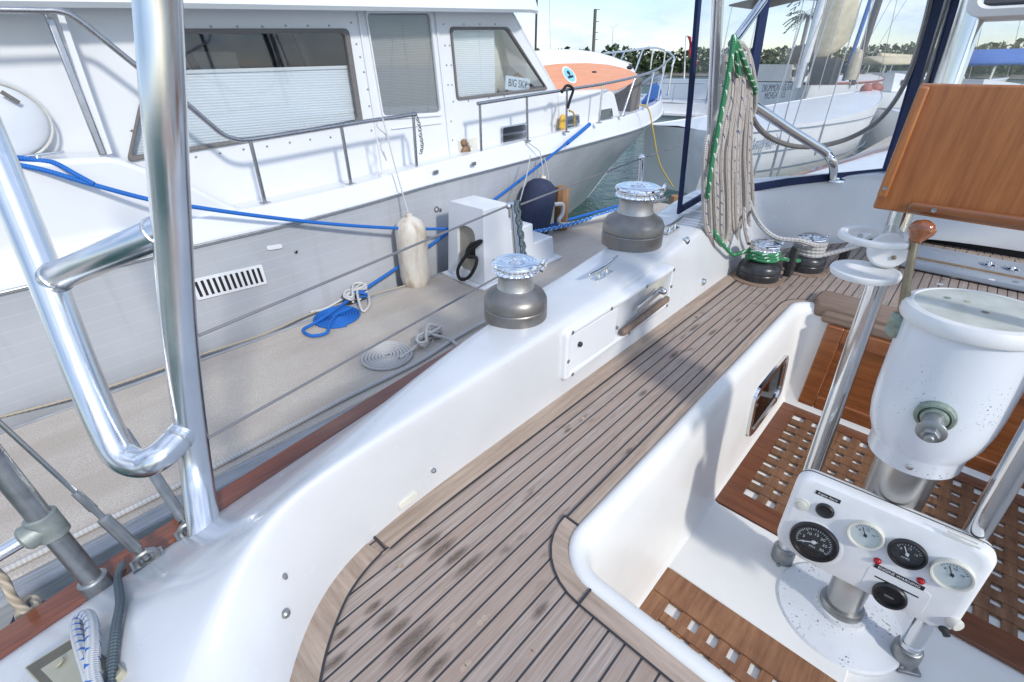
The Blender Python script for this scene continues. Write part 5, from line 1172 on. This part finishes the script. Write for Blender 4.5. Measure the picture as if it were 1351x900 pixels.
# life buoy in clear cover
lc = Py(2, 158, 3.9); lb = tag(root('life_buoy', lc), 'round white padded buoy in a clear cover on the aft yacht wall', 'life buoy')
lc = Py(-12, 160, 3.93)
mb = MB(); mb.ball(lc, .205, sc=(1.15, .40, .95), seg=32, rings=16); obj('padded_ring', mb, yacht_white, lb)
mb = MB(); mb.tube([lc+V((.24*math.cos(a), -.03, .20*math.sin(a))) for a in [2*math.pi*k/40 for k in range(40)]], .007, 8, closed=True); obj('cover_seam', mb, cream, lb)
mb = MB(); mb.ball(lc+V((0, -.01, 0)), .225, sc=(1.15, .46, .98), seg=28, rings=16); obj('clear_cover', mb, vinyl, lb)
mb = MB(); mb.bar(lc+V((.09, -.092, .14)), lc+V((.14, -.085, .085)), .022, .006, up=V((0, 1, 0))); obj('cover_label', mb, zip_grey, lb)
# fenders
fc = Py(540, 290, 3.40)
fd = tag(root('fender', fc), 'stained white cylinder fender hanging against the grey hull', 'fender', 'boat fenders')
mb = MB(); mb.lathe([(.02, .03), (.05, .022), (.10, -.01), (.128, -.06), (.135, -.12), (.135, -.52), (.12, -.60), (.06, -.66), (.001, -.67)], fc, seg=32); obj('cylinder', mb, fender_m, fd)
mb = MB(); mb.lathe([(.03, .015), (.03, .05), (.015, .055)], fc, seg=14); obj('rope_eye', mb, fender_m, fd)
rope('fender_line', [fc+V((0, 0, .04)), Py(520, 215, 3.55), Py(506, 160, 3.68), rp(502, 157)], .006, rope_white, 'white line tying the stained fender to the yacht rail', 'rope')
rope('loose_line', [rp(503, 157), Py(497, 166, 3.68), Py(510, 180, 3.68), Py(502, 192, 3.68), Py(510, 212, 3.67), Py(506, 200, 3.67)], .005, rope_white, 'loose white line end dangling from the yacht rail', 'rope')
f2 = tag(root('fender', Py(712, 240, 3.5)), 'large navy covered fender beside the wooden piling', 'fender', 'boat fenders')
a, b_ = Py(716, 236, 3.50), Py(700, 318, 3.42)
mb = MB(); L2 = (b_-a).length; mb.lathe([(.03, -.0), (.10, .02), (.165, .07), (.185, .14), (.185, L2*.8), (.15, L2*.92), (.05, L2)], a, b_-a, 32); obj('cover', mb, navy_cover, f2)
mb = MB(); mb.lathe([(.035, -.03), (.04, .012)], a, b_-a, 14); obj('eye', mb, fender_m, f2)
for k, (t0, t1, y) in enumerate((((714, 210), (716, 238), 3.58), ((718, 208), (724, 240), 3.58), ((700, 205), (686, 265), 3.45))):
    rope('fender_line', [Py(*t0, y), Py((t0[0]+t1[0])/2+1, (t0[1]+t1[1])/2, y-.03), Py(*t1, y-.06)], .006, rope_white, ['white line to the eye of the navy fender, on its left', 'white line to the eye of the navy fender, on its right', 'slack white line hanging left of the navy fender'][k], 'rope')
rope('fender_line', [Py(696, 187, 3.66), Py(702, 192, 3.64), Py(712, 200, 3.60), Py(714, 212, 3.57)], .006, rope_white, 'white line tied at the foot of a yacht rail post', 'rope')
# chain, strap, toy
ch0 = [rp(549, 152), rp(553, 165), rp(555, 180), rp(557, 192), rp(555, 203)]
mb = MB(); pts = spline(ch0, 4)
for i in range(0, len(pts)-1): 
    a, b_ = pts[i], pts[i+1]; d_ = (b_-a); s_ = V((1, 0, 0)) if i % 2 else V((0, 1, 0)); m_ = (a+b_)/2
    mb.tube([m_+d_*.65*math.cos(t_)+s_*.016*math.sin(t_) for t_ in [k*math.pi/4 for k in range(8)]], .0045, 6, closed=True)
tag(obj('chain', mb, dull_metal, center=True), 'short chain hanging from the end of the yacht rail', 'chain')
rope('hook_strap', [Py(741, 122, 3.7), Py(748, 113, 3.7), Py(756, 118, 3.7), Py(752, 132, 3.7), Py(749, 143, 3.7)], .016, rope_black, 'black bungee strap hooked over the foredeck rail', 'strap')
mb = MB(); tq_ = Py(743, 161, 3.92); mb.box(tq_, (.12, .05, .17), Matrix.Rotation(.2, 3, 'Y')); tag(obj('swim_fin', mb, yellow, bevel=.03, center=True), 'yellow swim fin propped in front of a yacht port light', 'swim fin')
rope('yellow_strap', [Py(751, 146, 3.72), Py(757, 150, 3.75), Py(758, 166, 3.78)], .010, rope_yellow, 'yellow strap hanging under the black bungee', 'strap')
mb = MB(); mb.loft([[Py(844, 135, 4.5), Py(852, 125, 4.5), Py(860, 110, 4.6), Py(867, 107, 4.7)], [Py(846, 138, 4.7), Py(857, 136, 4.7), Py(866, 126, 4.8), Py(872, 118, 4.9)], [Py(848, 140, 5), Py(860, 137, 5), Py(869, 130, 5), Py(873, 120, 5)]]); tag(obj('blue_cover', mb, blue_tarp, solid=.02, sub=1, center=True), 'crumpled blue cloth lashed inside the yacht bow rail', 'cover')
rope('bow_line', [Py(842, 140, 4.05), Py(850, 139, 3.98), Py(857, 148, 3.95), Py(862, 175, 3.85), Py(870, 215, 3.7), Py(888, 247, 3.5)], .010, rope_yellow, 'yellow line hanging from the yacht bow', 'rope')
# blue dock lines
ca = Py(14, 216, BY+.02)
rope('mooring_line', [ca, Py(60, 225, 3.62), Py(120, 243, 3.58), Py(200, 264, 3.50)]+sag(Py(205, 265, 3.5), Py(592, 302, 3.38), .05, 10)[1:], .0135, rope_blue, 'blue mooring line from the yacht aft cleat to the dock steps', 'rope')
rope('mooring_line', [ca+V((.02, 0, .03)), Py(50, 212, 3.68), Py(72, 215, 3.66), Py(100, 230, 3.60), Py(124, 243, 3.57)], .0135, rope_blue, 'second blue rope strand looped over the yacht aft cleat', 'rope')
rope('mooring_line', sag(Py(776, 166, 3.80), Py(735, 199, 3.62), .0, 2)+sag(Py(735, 199, 3.62), cl2+V((.05, .0, .06)), .04, 14), .0145, rope_blue, 'taut blue mooring line from the yacht bow down to the dock cleat', 'rope')
rope('chafe_sleeve', [Py(778, 164, 3.80), Py(765, 175, 3.76), Py(748, 189, 3.68)], .024, rope_blue, 'thicker blue chafe sleeve at the yacht bow cleat', 'rope sleeve')
# ================================================================== HARBOUR BEYOND
S_ = 700
mb = MB(); mb.add([(-S_, -S_, WATER), (S_, -S_, WATER), (S_, S_, WATER), (-S_, S_, WATER)], [(0, 1, 2, 3)]); tag(obj('water', mb, water_m), kind='structure')
def boat_hull(parent, stern, bow, beam, free_s, free_b, mat, n=16, tr=.7, band=None, rake=.12, deck=None):
    s, b_ = V((stern[0], stern[1], 0)), V((bow[0], bow[1], 0)); L = (b_-s).length; dx = (b_-s).normalized(); dy = V((-dx.y, dx.x, 0))
    rows = []
    for i in range(n+1):
        t = i/n; w = beam/2*(tr+(1-tr)*math.sin(min(1, t/.45)*math.pi/2)) if t < .45 else beam/2*max(.015, (1-((t-.45)/.55)**2.2))
        fb = free_s+(free_b-free_s)*t*t - .06*math.sin(t*math.pi)
        r_ = []
        for k, (ww, zz) in enumerate(((1.0, 1), (.99, .8), (.94, .45), (.82, .0), (.4, -.25))):
            sh = rake*L*(1-zz)*(t**3) if zz >= 0 else rake*L*t**3
            r_.append((w*ww, WATER+fb*zz, sh))
        c = s+dx*L*t
        rows.append([c-dx*sh+dy*w_+V((0, 0, z)) for w_, z, sh in r_]+[c-dx*sh-dy*w_+V((0, 0, z)) for w_, z, sh in reversed(r_)])
    mb = MB(); mb.loft(rows); mb.f.append(tuple(reversed(range(10)))); mb.m.append(0)
    h = obj('hull', mb, mat, parent, ang=50)
    mb = MB(); mb.loft([[r_[0]+V((0, 0, -.02)), (r_[0]+r_[9])/2+V((0, 0, .03)), r_[9]+V((0, 0, -.02))] for r_ in rows]); obj('deck', mb, deck or mat, parent)
    if band:
        mb = MB(); mb.loft([[r_[0]+(r_[0]-r_[9]).normalized()*.012+V((0, 0, z)) for z in (.02, -.05)] for r_ in rows]); mb.loft([[r_[9]+(r_[9]-r_[0]).normalized()*.012+V((0, 0, z)) for z in (-.05, .02)] for r_ in rows]); obj('rail_strake', mb, band, parent, solid=.012)
    return s, dx, dy, L
def cyl(a, b_, r_, mat, name, parent, seg=10):
    mb = MB(); mb.tube([V(a), V(b_)], r_, seg); return obj(name, mb, mat, parent)
def dist(px, k, z): d = ray(px, 200); d = V((d.x, d.y, 0)).normalized(); q = CP+d*k; return V((q.x, q.y, z))
def at(px, py, hd):  # point of a photo pixel at a level distance
    d = ray(px, py); return CP+d*(hd/math.hypot(d.x, d.y))
# white sloop moored ahead, bow to the right
t = tag(root('moored_sailboat', (15, 3, WATER)), 'white hull with three thin grey stripes seen through the dodger window', 'sailboat')
s, dx, dy, L = boat_hull(t, (9.6, 4.5), (19.6, 2.9), 2.5, 1.18, 1.62, far_white, 20, .62, None, .07)
def sl(tt, off, z): return s+dx*L*tt+dy*off+V((0, 0, z))
mb = MB()
for zz in (.72, .42, .14): mb.tube([s+dx*L*k/24+dy*(-(1.3*(.62+.38*math.sin(min(1, k/24/.45)*math.pi/2)) if k/24 < .45 else 1.3*max(.015, 1-((k/24-.45)/.55)**2.2))*(.985 if zz > .6 else .955 if zz > .3 else .90)-.012)+V((0, 0, WATER+1.36*zz+.12)) for k in range(1, 23)], .010, 5)
obj('cove_stripe', mb, ink_blue, t)
cyl(sl(.98, 0, .2), sl(.60, 0, 11), .008, wire_m, 'stay', t, 5)
mb = MB(); mb.ball(sl(.97, 0, .22), .2, sc=(1, 1, .8)); mb.ball(sl(.93, .1, .2), .16); obj('anchor_gear', mb, far_red, t)
text_mesh('lettering', 'Amphitrite', at(1004, 186, 11.3)+V((-.1, -.12, 0)), V((dx.x, dx.y, .02)), V((0, 0, 1)), .34, ink_blue, t, .002, .8, .3)
# ketch with the transom lettering
t = tag(root('ketch', (20, 8, WATER)), 'white ketch lettered DRUMMOND ISLAND MICHIGAN with tan sail cover and brown awning', 'sailboat')
_s, _b = at(1004, 100, 20.5), at(1150, 100, 31)
s, dx, dy, L = boat_hull(t, (_s.x, _s.y), (_b.x, _b.y), 3.6, 1.72, 1.85, far_white, 16, .75, far_red, .10, far_cream)
# broad raised stern quarter, its side towards us
def kt(px, py, hd): return at(px, py, hd)
n_lt = V((dx.x, dx.y, 0))
lp = at(1026, 117, 19.3); 
side_o = -1.8*.80-.02
def kw(px): # point on the near side plane
    d = ray(px, 100); p0 = s+dy*(-1.55); nn_ = dy; tt = (p0-CP).dot(nn_)/d.dot(nn_); return CP+d*tt
def ktxt(name, st_, px, py, size):
    d = ray(px, py); p0 = s+dy*(-1.64); tt = (p0-CP).dot(dy)/d.dot(dy); return text_mesh(name, st_, CP+d*tt, dx, V((0, 0, 1)), size, ink, t, .002, .80)
def kp(tt, off, z): return s+dx*L*tt+dy*off+V((0, 0, z))
mb = MB(); mb.loft([[kp(.02, -.9, .35), kp(.03, -.8, .85), kp(.03, .8, .85), kp(.02, .9, .35)], [kp(.16, -.9, .35), kp(.15, -.8, .80), kp(.15, .8, .80), kp(.16, .9, .35)]], True, caps=True); obj('deckhouse', mb, far_cream, t)
mb = MB()
for k in range(3): mb.box(kp(.045+.04*k, -.88, .60), (.30, .06, .2), Matrix.Rotation(math.atan2(dx.y, dx.x), 3, 'Z'))
obj('deckhouse_window', mb, far_dark, t)
mb = MB(); mb.loft([[kp(-.03, -1.5, 2.55), kp(-.03, 0, 2.75), kp(-.03, 1.5, 2.55)], [kp(.16, -1.5, 2.55), kp(.16, 0, 2.75), kp(.16, 1.5, 2.55)]]); obj('awning', mb, brown_canvas, t, solid=.05)
for a in (-.02, .15):
    for o_ in (-1.45, 1.45): cyl(kp(a, o_, .3), kp(a, o_, 2.6), .02, stainless, 'awning_pole', t, 6)
mb = MB(); mb.ball(kp(.07, -.9, 1.15), .42, sc=(1.2, 1, .7)); obj('dinghy_cover', mb, far_dark, t)
q = at(1056, 103, 19.5); cyl((q.x, q.y, .2), (q.x+.25, q.y-.05, 12), .125, mast_white, 'mizzen_mast', t)
m2 = at(1132, 85, 23); cyl((m2.x, m2.y, .2), (m2.x+.2, m2.y, 14), .12, mast_dark, 'main_mast', t)
a, b_ = at(1072, 95, 19.5), at(1100, 95, 19.8)
mb = MB(); rows = []
for k in range(7):
    c = a.lerp(b_, k/6); ww = .28+.10*math.sin(k*1.7); rows.append([c+V((math.sin(a2)*.0, math.cos(a2)*.28, 0))*1+V((0, 0, 1.26+math.sin(a2)*(.98-.05*k)+.12*math.sin(a2*3+k*1.3))) for a2 in [2*math.pi*j/12 for j in range(12)]])
mb.loft(rows, True, caps=True); obj('sail_cover', mb, tan_canvas, t, sub=1)
mb = MB(); mb.box(a.lerp(b_, .6)+V((0, 0, .02)), (.9, .6, .7)); obj('cockpit_shade', mb, far_dark, t)
bl_ = at(1118, 90, 20); cyl((bl_.x, bl_.y, .4), (bl_.x+.3, bl_.y+.0, 3.2), .06, blue_tarp, 'blue_cover', t)
q = at(1108, 78, 19); mb = MB(); mb.lathe([(.16, 0), (.17, .4), (.12, .75), (.05, .8)], at(1122, 103, 19.6)+V((0, 0, -.05)), seg=14); obj('canvas_bag', mb, tan_canvas, t)
for px, top in ((1052, 1075), (1085, 1102), (1100, 1130), (1064, 1118), (1140, 1170), (1150, 1160)):
    a, b_ = at(px-20, 118, 18.5), at(top, -60, 18.5); cyl(a, b_, .011, wire_m, 'stay', t, 5)
ktxt('lettering', 'DRUMMOND ISLAND', 1027, 116, .27); ktxt('lettering', 'MICHIGAN, U.S.', 1023, 126, .25)
# nearer shrouds of our own boat
for a, b_ in (((1012, 250), (1085, -40)), ((1020, 250), (1112, -40)), ((1075, 205), (1140, -10)), ((988, 250), (1060, 20))):
    y_ = 1.33; A_, B_ = Py(*a, y_), Py(*b_, y_); A_.z = max(A_.z, -.12)
    cyl(A_, B_, .0055, wire_m, 'shroud', boat, 6); cyl(A_, A_.lerp(B_, .22), .011, dull_metal, 'shroud_turnbuckle', boat, 8)
# motor cruiser behind the yacht's bow
t = tag(root('cabin_cruiser', (22, 10.5, WATER)), 'white cabin cruiser stern beyond the yacht bow beside the far dock', 'motorboat')
s, dx, dy, L = boat_hull(t, (18.3, 9.0), (26, 11.5), 3.0, 1.0, 1.5, far_white, 14, .9)
mb = MB(); mb.box(s+dx*.1+V((0, 0, -.75)), (.7, 2.6, .12), Matrix.Rotation(math.atan2(dx.y, dx.x), 3, 'Z')); obj('swim_platform', mb, far_white, t, bevel=.03)
mb = MB(); mb.loft([[s+dx*2.4+dy*o_+V((0, 0, z)) for o_, z in ((-1.2, -.4), (-1.1, .35), (1.1, .35), (1.2, -.4))], [s+dx*5.6+dy*o_+V((0, 0, z)) for o_, z in ((-.9, -.3), (-.7, .2), (.7, .2), (.9, -.3))]], True, caps=True); obj('cabin', mb, far_white, t, bevel=.05)
for o_ in (-1.2, 0, 1.2): cyl(s+dx*.3+dy*o_+V((0, 0, -.4)), s+dx*.3+dy*o_+V((0, 0, .25)), .02, stainless, 'stern_rail', t, 6)
cyl(s+dx*.3+dy*-1.2+V((0, 0, .25)), s+dx*.3+dy*1.2+V((0, 0, .25)), .02, stainless, 'stern_rail', t, 6)
# boats further off
def small_boat(label, px, hd, ln, yaw, mat, kind, cover=None, mastpx=None, top=12):
    c = dist(px, hd, WATER); t = tag(root('moored_boat', c), label, kind, 'boats moored across the harbour')
    d = V((math.cos(yaw), math.sin(yaw), 0)); a, b_ = c-d*ln/2, c+d*ln/2
    s, dx, dy, L = boat_hull(t, a, b_, ln*.3, 1.1, 1.5, mat, 12, .75)
    mb = MB(); r_ = Matrix.Rotation(yaw, 3, 'Z'); z0 = WATER+1.1
    mb.loft([[s+dx*L*.25+dy*o_*ln*.1+V((0, 0, z)) for o_, z in ((-1, z0), (-.85, z0+.8), (.85, z0+.8), (1, z0))], [s+dx*L*.65+dy*o_*ln*.08+V((0, 0, z)) for o_, z in ((-1, z0), (-.8, z0+.5), (.8, z0+.5), (1, z0))]], True, caps=True); obj('cabin', mb, far_white, t)
    mb = MB(); mb.box(s+dx*L*.45+dy*(-ln*.095)+V((0, 0, z0+.4)), (L*.28, .06, .22), r_); obj('window', mb, far_dark, t)
    if cover:
        mb = MB(); mb.loft([[s+dx*L*.12+dy*o_*ln*.11+V((0, 0, z)) for o_, z in ((-1, z0+1.1), (0, z0+1.4), (1, z0+1.1))], [s+dx*L*.42+dy*o_*ln*.11+V((0, 0, z)) for o_, z in ((-1, z0+1.15), (0, z0+1.45), (1, z0+1.15))]]); obj('canopy', mb, cover, t, solid=.08)
        for k in (.13, .41):
            for o_ in (-1, 1): cyl(s+dx*L*k+dy*o_*ln*.1+V((0, 0, z0)), s+dx*L*k+dy*o_*ln*.105+V((0, 0, z0+1.15)), .03, stainless, 'canopy_pole', t, 6)
    if mastpx:
        m = s+dx*L*.55; cyl(m+V((0, 0, z0)), m+V((.1, 0, top)), .08, mastpx, 'mast', t, 8); cyl(m+V((0, 0, z0+1.4)), m-dx*L*.35+V((0, 0, z0+1.5)), .13, cover or tan_canvas, 'boom_cover', t, 8)
        cyl(m+V((.1, 0, top)), s+dx*L*.99+V((0, 0, z0+.3)), .015, wire_m, 'stay', t, 5); cyl(m+V((.1, 0, top)), s+V((0, 0, z0)), .015, wire_m, 'stay', t, 5)
    return t
small_boat('distant white sailboat with bare mast, just right of the dark mast', 1165, 34, 9, -.5, far_white, 'sailboat', tan_canvas, mast_white, 13)
small_boat('distant white sailboat with dark mast moored far right of the ketch', 1192, 44, 10, -.8, far_white, 'sailboat', navy, mast_dark, 16)
small_boat('white motorboat with blue canopy seen at the right beneath the instrument pod', 1322, 21, 7.5, -.9, far_white, 'motorboat', blue_tarp)
small_boat('white sailboat behind the roof of the motor yacht, only its mast showing', 701, 40, 10, .4, far_white, 'sailboat', navy, mast_dark, 17)
small_boat('small pale motorboat moored off the mangroves beyond the yacht bow rail', 812, 60, 9, .3, far_white, 'motorboat', far_cream)
# far dock beside the cruiser
c0 = at(872, 192, 15.0)
mb = MB(); mb.box((19.5, 8.0, -1.02), (14, 1.1, .16), Matrix.Rotation(.33, 3, 'Z')); mb.box((19.5, 8.0-.56, -1.14), (14, .05, .34), Matrix.Rotation(.33, 3, 'Z'), 1); tag(obj('dock', mb, [concrete, far_dark]), kind='structure')
# dock and sidewalk ahead on the right of the sloop
mb = MB(); mb.box((17.5, 1.4, -1.0), (16, 1.2, .18)); tag(obj('dock', mb, concrete), kind='structure')
# red ensign on a staff
q0, q1 = at(908, 92, 26), at(905, 47, 26)
t = tag(root('flagstaff', (q0.x, q0.y, q0.z)), 'furled red flag on a short staff left of the dodger edge', 'flag'); cyl(q0-V((0, 0, 1.2)), q1, .03, mast_white, 'staff', t, 8)
mb = MB(); mb.loft([[q1.lerp(q0, k/8)+V((.14*math.sin(k*1.1), -.05-.02*k, 0)), q1.lerp(q0, k/8)+V((.1, -.22-.03*k+.05*math.sin(k*2), -.05))] for k in range(8)]); obj('flag_cloth', mb, red_cloth, t, solid=.02)
# utility pole and lamp post on the far shore
b0 = at(783, 75, 125); t = tag(root('utility_pole', (b0.x, b0.y, WATER)), 'tall grey utility pole rising above the mangroves', 'utility pole'); top = at(785.5, 12, 125)
cyl((b0.x, b0.y, WATER), top, .34, pole_m, 'pole', t, 10)
for k, f_ in enumerate((.99, .8, .62, .5)): q = V((top.x, top.y, top.z*f_)); mb = MB(); mb.bar(q, q+RT*1.0, .12, .12); obj('insulator_arm', mb, pole_m, t)
b0 = at(808.5, 80, 150); t = tag(root('lamp_post', (b0.x, b0.y, WATER)), 'thin double armed lamp post right of the utility pole', 'street lamp'); top = at(809, 37, 150)
cyl((b0.x, b0.y, WATER), top, .12, mast_white, 'pole', t, 8); mb = MB(); mb.tube([top, top+RT*1.2+V((0, 0, .9))], .09, 6); mb.tube([top, top-RT*.9+V((0, 0, .5))], .07, 6); obj('lamp_arm', mb, mast_white, t)
# mangrove shore
rnd = random.Random(5)
def shore_at(ang, r_): return V((r_*math.cos(ang), r_*math.sin(ang), 0))
HEAD = YAW
mb = MB(); A0, A1, N = HEAD-R(56), HEAD+R(60), 60
mb.loft([[shore_at(A0+(A1-A0)*i/N, 128+4*math.sin(i*.9))+V((0, 0, WATER+.05)), shore_at(A0+(A1-A0)*i/N, 134)+V((0, 0, WATER+.7)), shore_at(A0+(A1-A0)*i/N, 560)+V((0, 0, WATER+.9))] for i in range(N+1)])
tag(obj('shore', mb, shore_m), kind='structure')
mb = MB()
mb.loft([[shore_at(A0+(A1-A0)*i/400, 135+rnd.uniform(-1, 1))+V((0, 0, WATER)), shore_at(A0+(A1-A0)*i/400, 138+rnd.uniform(-1, 1))+V((0, 0, WATER+(3.1+.8*noise.noise(V((i*.075, 0, 0)))+rnd.uniform(-.5, .5)))), shore_at(A0+(A1-A0)*i/400, 144)+V((0, 0, WATER+2))] for i in range(401)])
for i in range(17000):
    u = rnd.random(); a = A0+(A1-A0)*u; dep_ = rnd.random()
    hmax = 4.6+1.5*noise.noise(V((u*30, 0, 0)))+1.1*noise.noise(V((u*95, 3, 0)))+.7*noise.noise(V((u*260, 7, 0)))
    hmax *= 1.12
    h = WATER+.15+hmax*(rnd.random()**.62)*(1 if dep_ > .25 else .72)
    c = shore_at(a, 130+dep_*13+4*noise.noise(V((u*50, 9, 1))))+V((0, 0, h))
    sz = rnd.uniform(.30, .85); n_ = V((rnd.gauss(0, 1), rnd.gauss(0, 1), rnd.gauss(.7, .8))).normalized(); x = n_.orthogonal().normalized(); y = n_.cross(x); th = rnd.random()*6.28
    x, y = x*math.cos(th)+y*math.sin(th), y*math.cos(th)-x*math.sin(th)
    mb.add([c-x*sz, c-y*sz*.55, c+x*sz, c+y*sz*.55], [(0, 1, 2, 3)])
tag(obj('mangrove_treeline', mb, leaf_m, ang=180), 'dense dark green mangrove trees along the far shore', 'treeline', kind='stuff')
# palms near the boatyard
def palm(px, hd, h, label):
    c = dist(px, hd, WATER); t = tag(root('palm_tree', c), label, 'palm tree', 'palms beyond the moored boats')
    tp_ = c+V((.5, .2, h)); mb = MB(); mb.tube(spline([c, c+V((.15, 0, h*.5)), tp_], 6), [.2-.006*k for k in range(13)], 8); obj('trunk', mb, bark_m, t)
    mb = MB(); rn = random.Random(int(px))
    for k in range(20):
        az = 2*math.pi*k/20+rn.uniform(-.2, .2); el = rn.uniform(-.2, 1.1); L = rn.uniform(1.5, 2.1); d = V((math.cos(az), math.sin(az), 0)); sd = V((-d.y, d.x, 0))
        spine = [tp_+d*L*u*math.cos(el*(1-u*.4))+V((0, 0, L*(math.sin(el)*u-.75*u*u))) for u in [j/8 for j in range(9)]]
        for j in range(1, 9):
            p0 = spine[j-1].lerp(spine[j], .5); ll = .55*(1-abs(j/8-.45))
            for s2 in (-1, 1): mb.add([p0, p0+d*.09, p0+sd*s2*ll+d*.35-V((0, 0, .25)), p0+sd*s2*ll*.9+d*.25-V((0, 0, .26))], [(0, 1, 2, 3)])
    obj('crown', mb, palm_m, t, ang=180)
palm(1027, 48, 7.2, 'palm behind the ketch awning'); palm(1020, 60, 6.2, 'lower palm behind the covered dinghy of the ketch'); palm(1338, 60, 8.4, 'dark palm top at the upper right above the motorboat')
# ================================================================== SKY, SUN, CAMERA
SUN_AZ = V((-.226, -.974, 0)).normalized(); EL = R(34)
w = bpy.data.worlds.new('World'); SC.world = w; w.use_nodes = True
t = NT(w); t.n.clear()
out = t.new('ShaderNodeOutputWorld'); bg = t.new('ShaderNodeBackground'); sky = t.new('ShaderNodeTexSky')
sky.sky_type = 'NISHITA'; sky.sun_disc = False; sky.sun_elevation = EL; sky.sun_rotation = math.atan2(SUN_AZ.x, SUN_AZ.y)
sky.air_density = 1.0; sky.dust_density = .4; sky.ozone_density = 2.5
tc = t.new('ShaderNodeTexCoord'); mp = t.new('ShaderNodeMapping'); mp.inputs['Scale'].default_value = (1, 1, 3.2); t.link(tc.outputs['Generated'], mp.inputs[0])
n1 = t.noise(mp.outputs[0], 2.6, 9, .58); n2 = t.noise(mp.outputs[0], 7, 6, .6)
cm = t.ramp(t.math('ADD', t.math('MULTIPLY', n1, .8), t.math('MULTIPLY', n2, .2)), [(.41, (.05, .05, .05)), (.60, (1, 1, 1))])
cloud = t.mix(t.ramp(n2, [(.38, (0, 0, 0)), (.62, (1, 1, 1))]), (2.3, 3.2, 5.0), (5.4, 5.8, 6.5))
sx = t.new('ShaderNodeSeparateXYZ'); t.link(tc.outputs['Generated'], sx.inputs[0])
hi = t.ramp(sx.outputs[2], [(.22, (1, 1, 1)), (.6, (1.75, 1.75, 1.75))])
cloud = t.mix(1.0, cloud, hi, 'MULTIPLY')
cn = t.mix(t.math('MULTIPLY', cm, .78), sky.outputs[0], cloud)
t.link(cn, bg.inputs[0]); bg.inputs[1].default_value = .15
t.link(bg.outputs[0], out.inputs[0])
ld = bpy.data.lights.new('sun', 'SUN'); ld.energy = 2.1; ld.angle = R(5); ld.color = (1, .955, .88)
lo = bpy.data.objects.new('sun', ld); COL.objects.link(lo)
sd = V((SUN_AZ.x*math.cos(EL), SUN_AZ.y*math.cos(EL), math.sin(EL))); lo.rotation_euler = (-sd).to_track_quat('-Z', 'Y').to_euler(); lo.location = sd*20
cam = bpy.data.cameras.new('camera'); cam.sensor_width = 36; cam.lens = 36*FPX/1351; cam.clip_start = .02; cam.clip_end = 3000
co = bpy.data.objects.new('camera', cam); COL.objects.link(co)
co.matrix_world = Matrix(((RT.x, UP.x, -FW.x, CP.x), (RT.y, UP.y, -FW.y, CP.y), (RT.z, UP.z, -FW.z, CP.z), (0, 0, 0, 1)))
SC.camera = co
SC.view_settings.view_transform = 'Standard'; SC.view_settings.look = 'None'; SC.view_settings.exposure = .30; SC.view_settings.gamma = 1
SC.view_settings.use_curve_mapping = False
SC.cycles.max_bounces = 8; SC.cycles.transparent_max_bounces = 16
